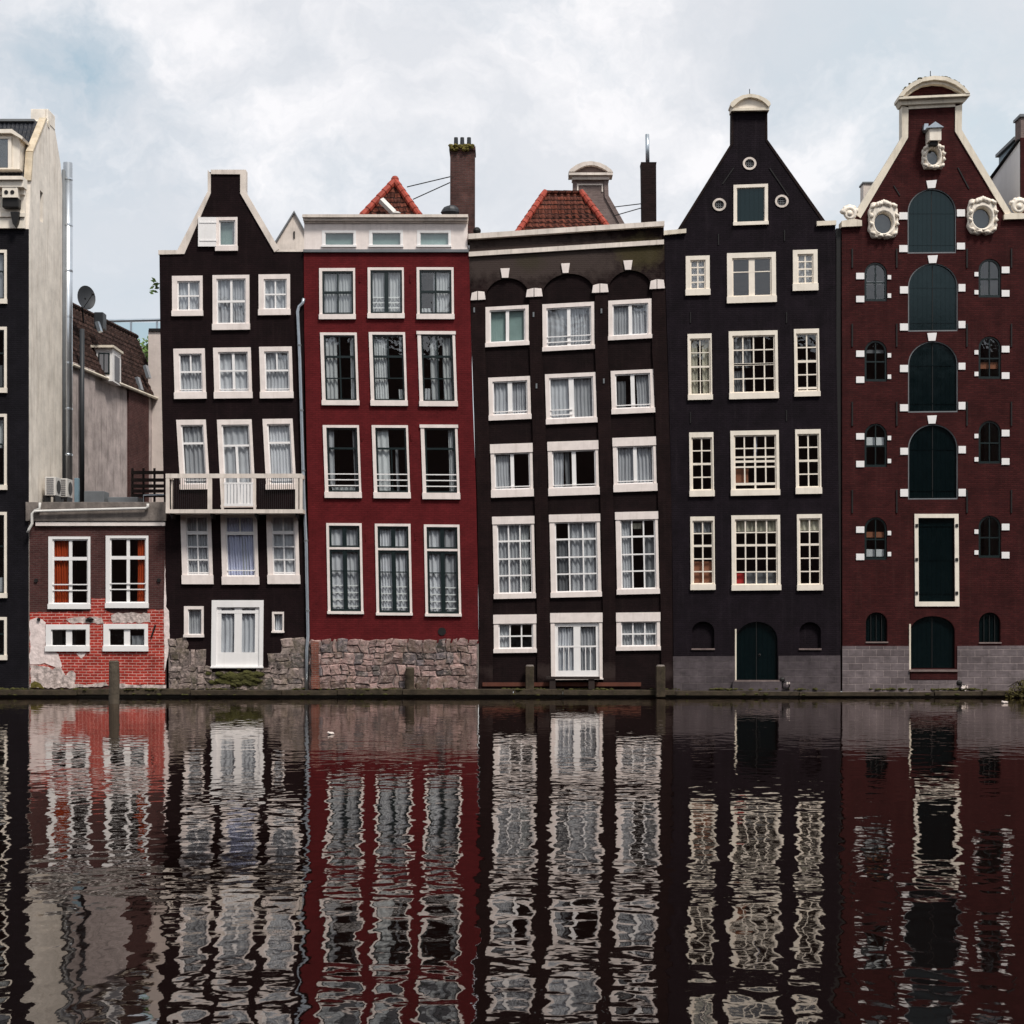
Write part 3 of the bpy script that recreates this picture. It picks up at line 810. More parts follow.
MB().box(w0.x + .06, 8.94, w0.z + .06, w0.x + .22, 8.958, w1.z - .06).box(w0.x + .27, 8.94, w0.z + .06, w1.x - .06, 8.958, w1.z - .06).build('dormer_pane', 'greycur', dd)
MB().box(b_.x + .002, 9.35, a_.z + .1, b_.x + .02, 10.2, b_.z - .25).build('side_pane', 'greycur', dd)
for (px, py, Yk, sz) in ((98.6, 327, 8.6, .22), (147, 372, 14.2, .3), (139, 384, 13.2, .3)):
    c_ = P(px, py, Yk)
    t_ = nl * .9 + up * 3.0; t_.normalize(); u_ = dv.normalized()
    nn = u_.cross(t_).normalized()
    if nn.x < 0: nn = -nn
    c_ = c_ + nn * .08
    q4 = [c_ - u_ * sz * .55 - t_ * sz, c_ + u_ * sz * .55 - t_ * sz, c_ + u_ * sz * .55 + t_ * sz, c_ - u_ * sz * .55 + t_ * sz]
    MB().hexa(q4 + [v - nn * .14 for v in q4]).build('roof_light', 'zinc', Cc)
a_, b_ = P(94, 326, 8.8), P(103, 312, 8.8)
MB().box(a_.x, 8.8, a_.z - .1, b_.x, 9.4, b_.z).build('chimney', 'dish', Cc, bevel=.03)
# satellite dish
dc = P(86.5, 297.5, 7.2)
t = thing('satellite_dish', 'dark grey satellite dish standing above the brown tiled roof', 'satellite dish', (dc.x, 7.4, dc.z - .8))
mb = MB()
ax = Vector((.75, -.62, .18)).normalized(); e_u = ax.cross(Vector((0, 0, 1))).normalized(); e_v = e_u.cross(ax)
e_u, e_v = e_u * math.cos(.4) + e_v * math.sin(.4), -e_u * math.sin(.4) + e_v * math.cos(.4)
vs, fs = [dc - ax * .10], []
for rr in range(1, 6):
    for j in range(24):
        a2 = 2 * math.pi * j / 24; q_ = rr / 5
        vs.append(dc + (e_u * math.cos(a2) * .44 + e_v * math.sin(a2) * .54) * q_ - ax * .10 * (1 - q_ * q_))
for j in range(24): fs.append((0, 1 + j, 1 + (j + 1) % 24))
for rr in range(4):
    for j in range(24):
        a2 = 1 + rr * 24
        fs.append((a2 + j, a2 + 24 + j, a2 + 24 + (j + 1) % 24, a2 + (j + 1) % 24))
mb.add(vs, fs).build('reflector', 'dish', t, smooth=True)
MB().tube([dc - ax * .08, dc - ax * .3 + Vector((0, 0, -.3)), Vector((dc.x - .2, 7.5, dc.z - 1.0))], .035, 8).build('mast', 'iron', t)
MB().tube([dc - e_v * .5, dc + ax * .42], .015, 6).ball(dc + ax * .45, .06).build('receiver_arm', 'iron', t)

# pale wall between the rear house and the black gabled house
Lh = thing('rear_wall', 'narrow pale wall with a dark cap beside the black house with the balcony', 'wall', P(160, 690, 15))
MB().prism([(147.5, 720), (148.3, 330), (185, 330), (185, 720)], 15, 18, ref=15).build('wall', 'palewall', Lh)
MB().pbox(149, 328.6, 185, 331.6, 14.93, 18.05, ref=15).build('wall_cap', 'iron', Lh)
rl = thing('roof_terrace_screen', 'pale glass and steel terrace screen on a distant roof beyond the tiled roof', 'terrace screen', P(140, 345, 26))
mb = MB(); mb.tube([P(100, 321, 26), P(175, 319.5, 26)], .09, 6)
for px in (113, 131, 157): mb.tube([P(px, 321, 26), P(px, 360, 26)], .06, 6)
mb.build('steel_frame', 'zinc', rl)
MB().pbox(100, 322, 175, 352, 26.1, 26.14, ref=26).build('glass_panel', glass_mat('screen_glass', .02, (.80, .88, .90)), rl)
MB().pbox(90, 347, 185, 430, 26, 34, ref=26).build('terrace_wall', 'greywall', rl)

# ------------------------------------------------------------------ black house with neck gable and balcony
Dh = thing('canal_house', 'black house with white-trimmed neck gable, open white shutter and white balcony', 'house', P(236, 690, 0))
hs = []
g4 = grid(2, 2, 1.5)
s = -.012
full = [(0, 1, 0, 1, 'sheer')]
hs.append(window(Dh, 172.3, 276, 202.8, 316.3, 0, .005, s, (6, 6, 3.5, 6.4), bars=g4, cur=full))
hs.append(window(Dh, 212.8, 275.2, 249.6, 330.1, 0, .005, s, (4.8, 4.5, 4.5, 7), bars=grid(2, 2, 2.2), cur=[(0, .47, 0, 1, 'sheer'), (.53, 1, 0, 1, 'sheer')]))
hs.append(window(Dh, 258.8, 274.5, 290.2, 315.4, 0, .005, s, (6, 5.6, 4.2, 6.8), bars=g4, cur=full))
hs.append(window(Dh, 216, 217.4, 237.6, 251.2, 0, .0, -.01, (4, 4, 3, 6), cur=[(.80, 1, 0, 1, 'sheer'), (0, .82, 0, 1, 'skytint', .002)]))
b2 = [('v', .5, 1.5, 0, .46), ('h', .47, 1.8)]
hs.append(window(Dh, 174.3, 348.7, 205.6, 399, 0, .03, s, (6, 6, 4, 7.5), bars=b2, cur=full, rails=[(.93, .8)]))
hs.append(window(Dh, 214, 347.7, 251.6, 398.6, 0, .03, s, (5.8, 5.2, 4, 7.5), bars=[('v', .5, 2.6), ('h', .47, 1.5)], cur=full, rails=[(.93, .8)]))
hs.append(window(Dh, 260, 346.8, 292.6, 398.5, 0, .03, s, (5.8, 5.6, 4, 7.5), bars=b2, cur=full, rails=[(.93, .8)]))
hs.append(window(Dh, 178.6, 419.8, 208, 489.5, 0, .062, s, (5, 6, 3.6, 6), bars=[('h', .31, 2)], cur=full, rails=[(.86, .7), (.93, .7)]))
hs.append(window(Dh, 219.3, 419.6, 253.9, 507.5, 0, .05, s, (5, 6, 3.6, 3.5), bars=[('h', .26, 2), ('v', .5, 2.4, .26, 1)], cur=full, name='balcony_door'))
hs.append(window(Dh, 264.6, 418.9, 294.6, 489.5, 0, .055, s, (5, 6, 3.6, 6), bars=[('h', .31, 2)], cur=full, rails=[(.86, .7), (.93, .7)]))
b4 = [('v', .5, 1.4), ('h', .28, 3.4), ('h', .52, 1.3), ('h', .74, 1.3), ('h', .96, 1.2)]
hs.append(window(Dh, 181.6, 514.5, 212.2, 584.2, 0, .03, 0, (6, 2.8, 4.2, 10), bars=b4, cur=full))
hs.append(window(Dh, 221.6, 514.5, 258, 584.6, 0, .03, 0, (5.6, 2.8, 4, 9), bars=[('v', .5, 1.3, 0, .28), ('h', .28, 3.4)], cur=[(.02, .98, 0, 1, 'bluesheer'), (.52, .78, .3, 1, 'whitecur')], rails=[(.90, 1)]))
hs.append(window(Dh, 267.3, 514.3, 299, 584, 0, .03, 0, (6, 2.8, 4.4, 10), bars=b4, cur=full))
hs.append(window(Dh, 184.2, 606.2, 203.8, 637.3, 0, 0, 0, (4.8, 4, 3, 3.6), bars=(), cur=full, sb=.8))
hs.append(window(Dh, 272.2, 611.8, 284, 632.8, 0, 0, 0, (2.8, 3, 2.2, 2.6), bars=(), cur=full, sb=.6))
hs.append(window(Dh, 211.6, 600.2, 263.4, 668, 0, -.01, 0, (5, 7, 4, 1.5), 'bright', bars=[('v', .5, 7.5), ('h', .08, 3), ('v', .06, 4), ('v', .94, 4), ('h', .88, 14)], cur=full, sb=1, name='garden_door'))
out_D = [(168.3, 689), (309.3, 689), (308.6, 640), (306.6, 540), (303.8, 400), (303.4, 251.5), (276, 250.8), (242.5, 193), (241.5, 172), (209.2, 172), (209.4, 192.5), (179.5, 250), (159.3, 250.5), (160.2, 330), (163.5, 480), (168, 640)]
wall('wall', out_D, hs, 0, .34, 'tar', Dh)
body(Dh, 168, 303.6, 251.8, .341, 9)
gable_roof(Dh, 178, 279, 250.5, 226, 186, .342, 9)
# trim along the gable
mb = MB()
mb.strip([(158.6, 250.4), (177.6, 250.4), (207.9, 191.6), (207.9, 170)], [(158.6, 254.8), (184.6, 254.2), (210.9, 193.6), (210.9, 174.4)], -.05, .36, ref=0)
mb.strip([(210.95, 170), (246, 170), (245.9, 191.6), (279.4, 249.2)], [(210.95, 174.4), (240.4, 174.6), (240.4, 193.6), (274.6, 252.4)], -.05, .36, ref=0)
mb.pbox(275.2, 249.8, 303.2, 251.9, -.035, .36, ref=0)
mb.build('gable_trim', 'trim', Dh)
sh = MB().pbox(198.6, 217.8, 216.6, 247, -.10, -.055, 0, .0, ref=0).build('window_shutter', 'bright', Dh)
for py in (223, 241):
    MB().pbox(200, py - .8, 217.5, py + .8, -.115, -.1005, ref=0).build('shutter_batten', 'bright', sh)
# balcony
bal = MB().pbox(165.6, 509.3, 303, 513.2, -.85, -.002, ref=-.85).build('balcony', 'trim', Dh)
mb = MB(); Yf = -.85
mb.pbox(165.6, 473.6, 302.4, 478.0, Yf, Yf + .09, ref=Yf)
for px0, px1 in ((165.7, 169.3), (207.5, 211.8), (295.2, 298.2), (299.4, 302.4)):
    mb.pbox(px0, 478.0, px1, 509.25, Yf + .005, Yf + .085, ref=Yf)
for px in (222.4, 254.6):
    mb.pbox(px - 1.2, 478.0, px + 1.2, 509.25, Yf + .006, Yf + .08, ref=Yf)
mb.build('railing_frame', 'trim', bal)
for xx in (P(167.5, 0, Yf).x, P(300.8, 0, Yf).x):
    mb = MB()
    mb.box(xx - .05, Yf + .092, P(0, 478, Yf).z, xx + .05, -.002, P(0, 474, Yf).z)
    mb.box(xx - .03, -.10, P(0, 509.2, Yf).z, xx + .03, -.003, P(0, 474.1, Yf).z)
    mb.build('side_rail', 'trim', bal)
mb = MB()
for i in range(9):
    px = lerp(225.5, 251.5, i / 8)
    mb.pbox(px - 1.15, 484, px + 1.15, 503.6, Yf + .02, Yf + .05, ref=Yf)
mb.pbox(223.7, 482.4, 253.3, 484, Yf + .015, Yf + .055, ref=Yf)
mb.pbox(223.7, 503.6, 253.3, 506, Yf + .015, Yf + .055, ref=Yf)
mb.build('baluster_panel', 'bright', bal)
for a_, b_ in ((172.5, 205.5), (259, 293.5)):
    mb = MB()
    for i in range(18):
        px = lerp(a_, b_, i / 17)
        mb.pbox(px - .2, 478.05, px + .2, 509.25, Yf + .03, Yf + .045, ref=Yf)
    mb.build('bar_infill', 'iron', bal)
for px in (172, 212, 256, 297):
    MB().prism([(px - 1, 513.3), (px + 1, 513.3), (px + 1, 519), (px - 1, 516)], -.75, -.005, ref=-.6).build('balcony_bracket', 'iron', bal)
# drain pipe on the right edge
q = lambda px, py, dy=-.10: Vector((P(px, py, 0).x, dy, P(px, py, 0).z))
MB().tube([q(304, 299), q(303.2, 303.5), q(299.4, 307), q(298, 312), q(300.2, 360), q(304.4, 500), q(306.6, 545), q(308.4, 636), q(307.2, 650), q(306.8, 694)], .062, 10).build('drain_pipe', 'zinc', Dh, smooth=True)
for py, px in ((345, 299.6), (410, 301.8), (470, 303.6), (540, 306.4), (610, 308)):
    MB().tube([q(px, py), q(px + .05, py + 1.6)], .078, 10).build('pipe_clamp', 'lead', Dh)
# boulders at the foot
mb = MB()
rubble(mb, [(638, 654, 169, 187), (650, 668, 170, 206), (666, 679, 169, 213), (678, 690, 170, 306), (668, 679, 256, 300), (653, 669, 268, 306), (638, 654, 281, 306)], .0, 21)
wall('footing_mortar', [(169, 690), (308.6, 690), (307.6, 639), (282, 639), (281.5, 653), (269, 653.5), (268, 668), (257, 668), (257, 680), (212, 680), (212, 667), (205, 666), (205, 652), (186.5, 651), (186.5, 640), (168.4, 640)], [], -.004, .003, 'mortar', Dh)
mb.build('boulder_footing', 'stoneD', Dh, smooth=False)
MB().prism(jag([(208, 690), (266, 690), (264, 672), (212, 672)], .8, 4, 5), -.045, .0).build('door_step', 'stoneD', Dh)
mb = MB()
rnd = random.Random(4)
for i in range(70):
    px, py = rnd.gauss(242, 12), rnd.gauss(677, 3.0)
    if not 208 < px < 262 or not 669 < py < 687: continue
    p = P(px, py); mb.ball((p.x, -.07, p.z), rnd.uniform(.05, .13), 7, (1.5, .5, .8), .25)
mb.prism(jag([(214, 684), (258, 685), (256, 674), (240, 672), (222, 675)], 1.2, 3, 8), -.06, -.046); mb.build('moss', 'moss', Dh)

# plant rooted in the wall of the black house
wp = P(159.5, 290, .5)
t = thing('wall_plant', 'small green plant sprouting from the edge of the black gabled house', 'plant', wp)
mb = MB().tube([wp + Vector((.06, 0, 0)), wp + Vector((-.12, -.05, .1)), wp + Vector((-.22, -.05, .3))], .012, 5)
mb.build('stem', 'leafy', t)
mb = MB(); rnd = random.Random(2)
for (px, py) in ((153.5, 281), (155, 284), (156.5, 286), (152, 287.5), (151.5, 293), (153, 291), (155.5, 291.5), (157.5, 284), (154, 279.5), (157, 288)):
    p = P(px, py, .5)
    a2 = rnd.uniform(0, 6.28); L, w_ = rnd.uniform(.09, .14), .05
    d1 = Vector((math.cos(a2), rnd.uniform(-.4, .4), math.sin(a2))) * L; d2 = Vector((-d1.z, .3 * w_, d1.x)).normalized() * w_
    mb.add([p - d1, p + d2, p + d1, p - d2], [(0, 1, 2, 3)])
mb.build('foliage', 'leaf', t)

# ------------------------------------------------------------------ red painted house
Eh = thing('canal_house', 'narrow deep red painted house on a rubble stone base', 'house', P(392, 690, -.04))
Ye = -.04
hs = []
s = .004
dk = dict(fm='white', sm='darksash', Y=Ye)
q4 = [('v', .5, 1.6), ('h', .49, 2.4)]
hs.append(window(Eh, 319.4, 268.3, 355.3, 319.5, k=.008, s=-.003, fr=(3, 3, 2, 5), bars=q4, cur=[(.02, .98, 0, 1, 'whitecur', .02)], sb=2, **dk))
hs.append(window(Eh, 367.9, 267.7, 404, 318.6, k=.008, s=0, fr=(2.7, 2.6, 1.8, 5), bars=[('v', .5, 4)], cur=[(.04, .44, 0, 1, 'whitecur'), (.56, .96, 0, 1, 'whitecur')], rails=[(.62, 1), (.74, 1), (.86, 1)], sb=2, inner_rails=True, **dk))
hs.append(window(Eh, 416.9, 267.5, 453.8, 319.4, k=.01, s=.002, fr=(2.7, 2.6, 2.2, 5.2), bars=q4, cur=[(.42, .98, 0, 1, 'whitecur'), (.05, .35, .85, 1, 'whitecur')], sb=2, **dk))
q6 = [('v', .5, 1.4), ('h', .33, 2.2), ('h', .66, 1.1)]
hs.append(window(Eh, 321.3, 332.7, 358, 405.4, k=.033, s=s, fr=(3.4, 2.6, 2.2, 5), bars=q6, cur=[(0, .40, 0, 1, 'whitecur'), (.82, 1, 0, 1, 'whitecur')], sb=1.6, **dk))
hs.append(window(Eh, 370, 332.3, 406.3, 406, k=.033, s=s, fr=(3.4, 2.6, 2.2, 5.5), bars=q6[1:] + [('v', .5, 1.2, 0, .66)], cur=[(0, .46, 0, 1, 'whitecur'), (.86, 1, 0, .25, 'whitecur'), (.8, 1, .82, 1, 'whitecur')], sb=1.6, **dk))
hs.append(window(Eh, 418.6, 331.4, 456.2, 406.5, k=.035, s=s, fr=(3.6, 3.2, 2.6, 5.2), bars=q6, cur=[(.27, .5, 0, 1, 'whitecur'), (.66, 1, 0, 1, 'whitecur'), (0, .22, .8, 1, 'sheer')], sb=1.6, head=.8, **dk))
q3 = [('v', .5, 1.5), ('h', .32, 2)]
rl = [(.72, 1), (.81, 1), (.90, 1)]
hs.append(window(Eh, 324.1, 425.2, 360.3, 498, k=.035, s=s, fr=(3.4, 2.6, 2.0, 6), bars=[('h', .32, 2)], cur=[(0, .22, 0, .9, 'sheer'), (.84, 1, 0, 1, 'greycur'), (.1, .9, .92, 1, 'whitecur')], rails=rl, sb=1.8, **dk))
hs.append(window(Eh, 373, 425.3, 409.2, 498.4, k=.035, s=s, fr=(3.4, 2.6, 2.0, 6), bars=[('h', .32, 2), ('v', .5, 1, .32, 1)], cur=[(.04, .42, 0, 1, 'whitecur'), (.62, .72, .33, 1, 'greycur')], rails=rl, sb=1.8, **dk))
hs.append(window(Eh, 421.8, 424.8, 458.6, 499.3, k=.035, s=s, fr=(3.6, 3.2, 2.4, 6.4), bars=[('h', .32, 2)], cur=[(.76, 1, 0, 1, 'whitecur')], rails=rl, sb=1.8, head=.8, **dk))
rl = [(.70, 1), (.78, 1), (.86, 1), (.94, 1)]
for (x0, y0, x1, y1) in ((327.2, 523.2, 362.6, 614), (375.8, 523.8, 411.4, 615.4), (424.8, 524.6, 460.4, 616.4)):
    hs.append(window(Eh, x0, y0, x1, y1, k=.02, s=.006, fr=(2.6, 2.5, 2.2, 2.8), bars=[('v', .5, 4.2), ('H', .265, 2.2), ('h', .24, 1.6), ('h', .295, 2.0), ('h', .53, 1.1)], inner_rails=True, cur=[(.03, .45, 0, 1, 'sheer'), (.55, .97, 0, 1, 'sheer')], rails=rl, sb=2.2, **dk))
out_E = [(309.4, 641), (478.4, 643.5), (477.6, 560), (476, 490), (472.6, 400), (468.9, 252), (303.8, 252), (304.2, 330), (306, 420), (308.4, 530)]
wall('wall', out_E, hs, Ye, .34, 'redpaint', Eh)
body(Eh, 312, 466, 222, Ye + .345, 9)
# attic panel and cornice
ha = []
for x0 in (322, 369, 417):
    ha.append(window(Eh, x0, 230.4, x0 + 34, 247.2, Ye - .02, 0, 0, (3, 2.4, 2.4, 2), 'bright', bars=(), cur=[(0, 1, .0, 1, 'skytint', .002)], sb=.5, name='attic_window', proud=.02))
wall('attic_panel', [(304.2, 250), (467.4, 250), (467.4, 222), (304.2, 222)], ha, Ye - .02, .36, 'white', Eh)
mb = MB()
mb.pbox(303.4, 216.6, 468.2, 219.4, Ye - .30, Ye + .36, ref=0); mb.pbox(303.9, 219.4, 467.8, 222, Ye - .20, Ye + .36, ref=0)
mb.pbox(304.1, 222, 467.5, 223.6, Ye - .10, Ye - .021, ref=0)
mb.build('cornice', 'trim', Eh)
MB().pbox(303.6, 250.05, 468.6, 252.8, Ye - .09, Ye + .2, ref=0).build('lead_flashing', 'lead', Eh)
# base
mb = MB()
rubble(mb, [(639, 653, 309.5, 477), (653, 665, 309.5, 477), (665, 676, 309.8, 477), (676, 689.5, 309.8, 477)], Ye + .0, 5)
mb.build('stone_base', 'stone', Eh)
wall('base_mortar', [(309.2, 690), (478, 690), (478, 643), (309.2, 640.6)], [], Ye + .004, .3, 'mortar', Eh)
MB().prism(jag([(311, 689), (319.5, 689), (318.5, 664), (319, 642), (311, 642)], .7, 4, 2), Ye - .13, Ye).build('brick_patch', 'oldbrick', Eh)
p = P(442, 631.5); mb = MB().tube([(p.x, Ye - .02, p.z), (p.x, Ye + .02, p.z)], .15, 16); mb.build('round_vent', 'iron', Eh)
for (px, py) in ((360, 279), (410.5, 279), (362, 437), (411.5, 437), (366, 537), (415.5, 536)):
    p = P(px, py); MB().box(p.x - .022, Ye - .03, p.z - .14, p.x + .022, Ye - .001, p.z + .14).build('wall_anchor', 'redpaint', Eh)
# hipped roof behind the cornice
Yr = 1.6
ap = P(395, 181.5, Yr + 1.2); l_, r_ = P(340.5, 240, Yr), P(436, 240, Yr)
la = P(357, 217, Yr); ra = P(420, 216.5, Yr)
nx = 12
# the triangular hip front: pantiles laid between the hips
mb = MB()
Hh, W = 27, 72
vs, fs = [], []
for j in range(Hh + 1):
    tv = j / Hh
    a_, b_ = l_.lerp(ap, tv), r_.lerp(ap, tv)
    for i in range(W + 1):
        pp = a_.lerp(b_, i / W)
        q_ = pp.x / .26
        vs.append(pp + Vector((0, -1, .5)).normalized() * (.035 * math.sin(2 * math.pi * q_) + (.03 if j % 3 == 0 else .01 if j % 3 == 1 else -.005)))
fs = [(j * (W + 1) + i, j * (W + 1) + i + 1, (j + 1) * (W + 1) + i + 1, (j + 1) * (W + 1) + i) for j in range(Hh) for i in range(W)]
mb.add(vs, fs).build('roof', 'redtile', Eh)
bk = Vector((0, 7, 0))
MB().add([l_, ap, ap + bk, l_ + bk, r_, r_ + bk], [(0, 1, 2, 3), (4, 5, 2, 1), (3, 2, 5)]).build('roof_side', 'redtile', Eh)
for e_ in (l_, r_):
    mb = MB(); ridge_tiles(mb, e_ + Vector((0, -.05, .02)), ap + Vector((0, -.05, .02)), .13); mb.build('hip_tiles', 'ridge', Eh)
MB().ball(ap + Vector((0, -.03, .06)), .16, 8).build('hip_cap', 'ridge', Eh)
a_, b_ = P(381, 200, Yr + .3), P(394, 213, Yr + .2)
MB().tube([a_, b_], .13, 4).build('roof_light', 'plastic', Eh); p = P(396.5, 213, Yr); MB().ball((p.x, p.y, p.z), .1, 8, (1.6, 1, .6)).build('roof_vent', 'plastic', Eh)
# chimney
Yc = 2.0
ch = MB()
cc = ch.prism([(450, 240), (474.5, 240), (474.6, 150), (450.2, 150)], Yc, Yc + .9).build('chimney', 'chimbrick', Eh)
mb = MB(); mb.pbox(449.2, 146.6, 475.4, 150.4, Yc - .06, Yc + .96, ref=Yc)
mb.build('chimney_cap', 'chimbrick', cc)
mb = MB(); rnd = random.Random(9)
for i in range(46):
    p = P(rnd.uniform(450, 475), rnd.uniform(145.6, 150.5), Yc); mb.ball((p.x, Yc - .06 + rnd.uniform(-.03, .02), p.z), rnd.uniform(.04, .09), 6, (1, 1, .8), .3)
mb.build('moss', 'lichen', cc)
for px in (456, 462.2, 469):
    p = P(px, 147, Yc + .4)
    MB().tube([(p.x, Yc + .4, p.z - .05), (p.x, Yc + .4, p.z + .36)], [.09, .075], 10).build('chimney_pot', 'dish', cc)
MB().tube([P(407, 187, 3), P(450, 176.8, 2.4)], .022, 5).build('stay_rod', 'iron', cc); MB().tube([P(413, 199.4, 2.6), P(450, 182.6, 2.4)], .022, 5).build('stay_rod', 'iron', cc)
p = P(450.5, 210, 1.2); MB().ball((p.x, 1.2, p.z - .05), .36, 12, (1, .8, .62), .08).build('vent_cowl', 'dish', Eh)
p = P(477, 231, 1.2); MB().ball(p, .15, 10).build('ball_vent', 'iron', Eh)

# ------------------------------------------------------------------ dark brown leaning house with blind arches
Fh = thing('canal_house', 'dark brown leaning house with sloping cornice and three blind arches above its windows', 'house', P(572, 690, 0))
Yw = .09
fs_ = lambda y: lerp(-.066, -.010, (y - 235) / 415)
p0 = P(640, 252, 0) - ORG[Fh.name]; p1_ = P(530, 262, 0) - ORG[Fh.name]; p2_ = P(585, 258, 0) - ORG[Fh.name]; p3_ = P(600, 672, 0) - ORG[Fh.name]
M['tarF'] = brick('tarred_brown_brick', (.0150, .0072, .0072), (.0122, .0060, .0062), (.0095, .0052, .0053), amt=.42, streak=.4, dirt=(.035, .022, .02),
                  patches=((p1_.x, p2_.z, 5.5, 1.15, (.062, .046, .041), .9), (p0.x, p0.z, 1.1, .75, (.058, .048, .018), .65), (p1_.x, p1_.z, .6, .45, (.046, .040, .022), .5), (p3_.x, p3_.z, 5.5, .35, (.05, .035, .032), .6)))
hs = []
def fw(x0, y0, x1, y1, k=.02, **kw):
    hs.append(window(Fh, x0, y0, x1, y1, Yw, k, fs_((y0 + y1) / 2), **kw))
c2 = [('v', .5, 3.4)]
two = [(.02, .47, 0, 1, 'sheer'), (.53, .98, 0, 1, 'sheer')]
fw(485.6, 306.2, 528.8, 346.4, .005, fr=(5, 4.4, 4.4, 5), bars=c2, cur=[(.56, .98, 0, 1, 'skytint', .002), (.02, .44, 0, 1, 'skytint', .002)])
fw(542.5, 303.2, 594.3, 350.4, .01, fr=(5, 5, 4, 5), bars=c2, cur=two, rails=[(.74, .9), (.88, .9)])
fw(608.3, 299.8, 651.5, 339.6, .005, fr=(5, 5, 4.2, 5), bars=c2, cur=two)
fw(488.7, 377, 530.6, 420, .022, fr=(5, 5, 4, 6), bars=[('v', .5, 4.4)], cur=two, rails=[(.90, .9)])
fw(545.6, 373.4, 596.2, 423.6, .03, fr=(5, 4.8, 3.6, 6), bars=[('v', .5, 5)], cur=two, rails=[(.78, .9, 0, .5), (.9, .9, 0, .5)])
fw(611.2, 370.2, 653.9, 413.6, .03, fr=(5, 4.4, 4.4, 6), bars=[('v', .5, 4)], cur=[(.02, .30, .2, 1, 'greycur'), (.62, .98, 0, 1, 'sheer')], rails=[(.90, .9)])
fw(491, 443.8, 532.8, 497.2, .024, fr=(4.5, 10, 3.6, 8.5), bars=[('v', .5, 3.6)], cur=[(.02, .42, .05, 1, 'sheer')], rails=[(.92, .9)], head=.4)
fw(548.2, 441.2, 598.5, 495.4, .024, fr=(5, 10, 3.6, 8.5), bars=[('v', .5, 4.2)], cur=[(.02, .26, 0, 1, 'sheer'), (.3, .4, .0, 1, 'greycur')], rails=[(.92, .9)], head=.4)
fw(613.2, 437.4, 656.2, 491.6, .024, fr=(4.6, 9.5, 3.6, 8.5), bars=[('v', .5, 3.6)], cur=two, rails=[(.92, .9)], head=.4)
g34 = [('v', 1 / 3, 1.4), ('v', 2 / 3, 1.4), ('h', .245, 1.8), ('h', .50, 1.4), ('h', .74, 1.4)]
fw(493.4, 516.4, 534.7, 598.6, .022, fr=(5, 8.6, 3.6, 6), bars=g34, cur=[(.0, .66, 0, 1, 'sheer'), (.66, .92, 0, 1, 'whitecur')], head=.5)
fw(550.2, 514.2, 600.5, 597.2, .022, fr=(6, 8.6, 4, 6), bars=g34, cur=[(.05, .30, .25, 1, 'greycur'), (.34, 1, 0, 1, 'sheer')], head=.5)
fw(616.2, 511.8, 658.4, 594.2, .022, fr=(5.4, 8.6, 3.6, 6), bars=g34, cur=[(0, .30, 0, 1, 'sheer'), (.68, .96, .25, 1, 'greycur'), (.35, .62, .05, .13, 'creamcur')], head=.5)
g32 = [('v', 1 / 3, 1.4), ('v', 2 / 3, 1.4), ('h', .5, 1.4)]
fw(493.8, 614.5, 536.2, 652.8, .008, fr=(5.6, 10, 4, 5), bars=g32, cur=[(0, .34, 0, 1, 'sheer')], head=.4)
fw(550.8, 612.8, 602.4, 679.6, .01, fr=(5, 10.5, 4, 2), bars=[('v', .5, 7), ('v', .03, 4), ('v', .97, 4), ('h', .43, 1.6), ('h', .93, 8), ('h', .03, 5), ('v', .2, .8, .43, .9), ('v', .31, .8, .43, .9), ('v', .69, .8, .43, .9), ('v', .8, .8, .43, .9)],
   cur=two, name='garden_door', head=.4)
fw(616.4, 612.4, 660, 650.4, .008, fr=(5.4, 10, 4, 5), bars=g32, cur=[(0, 1, 0, 1, 'sheer')], head=.4)
lb = [(485.0, 300), (487.8, 375), (490.4, 445), (492.4, 520), (493.2, 610), (493, 686)]
def bay(l, r, spring_l, spring_r, top, n=14):
    """px outline of a blind bay: straight legs (leaning) and a round head"""
    cx, cy = (l[0][0] + r[0][0]) / 2, (spring_l + spring_r) / 2
    a = (r[0][0] - l[0][0]) / 2
    pts = [p for p in reversed(l)] 
    pts = list(l)[::-1] + []
    head = [(cx - a * math.cos(math.pi * i / n), lerp(spring_l, spring_r, i / n) - (cy - top) * math.sin(math.pi * i / n)) for i in range(n + 1)]
    return pts + head + list(r)
bays = []
rows = (350, 400, 470, 550, 630, 686)
for (cols, spl, spr, top) in ((((485, 529.6), (487.8, 531.6), (489.8, 533.8), (492.4, 536.0), (492.8, 537.2), (492.8, 537.4)), 300, 297, 278),
                              (((541.8, 595), (544.6, 597.2), (547, 599.6), (549, 601.8), (549.8, 603.4), (549.8, 603.4)), 297, 293, 273.6),
                              (((607.6, 652.2), (610.4, 655), (612, 657.2), (615, 659.6), (615.4, 661.2), (615.4, 661.4)), 293, 290, 270.2)):
    l = [(c[0], y) for c, y in zip(cols, rows)]; r = [(c[1], y) for c, y in zip(cols, rows)]
    bays.append(bay(l, r, spl, spr, top))
out_F = [(479.4, 689), (673, 689), (672.4, 600), (671.4, 500), (668.6, 400), (665.6, 300), (663.8, 227), (469, 240), (470.2, 300), (473.4, 400), (477.2, 500), (479, 600)]
wall('wall', out_F, bays, 0, .0895, 'tarF', Fh)
M['tarFb'] = brick('tarred_bay_brick', (.0120, .0060, .0064), (.0098, .0050, .0055), (.008, .0046, .0048), amt=.4, streak=.3, dirt=(.03, .02, .018))
wall('bay_wall', [(478.8, 689), (672.6, 689), (672, 600), (668, 400), (663.4, 232), (469.6, 244), (473.6, 400), (478.4, 600)], hs, Yw, .3, 'tarFb', Fh)
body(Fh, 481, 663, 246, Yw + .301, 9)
mb = MB()
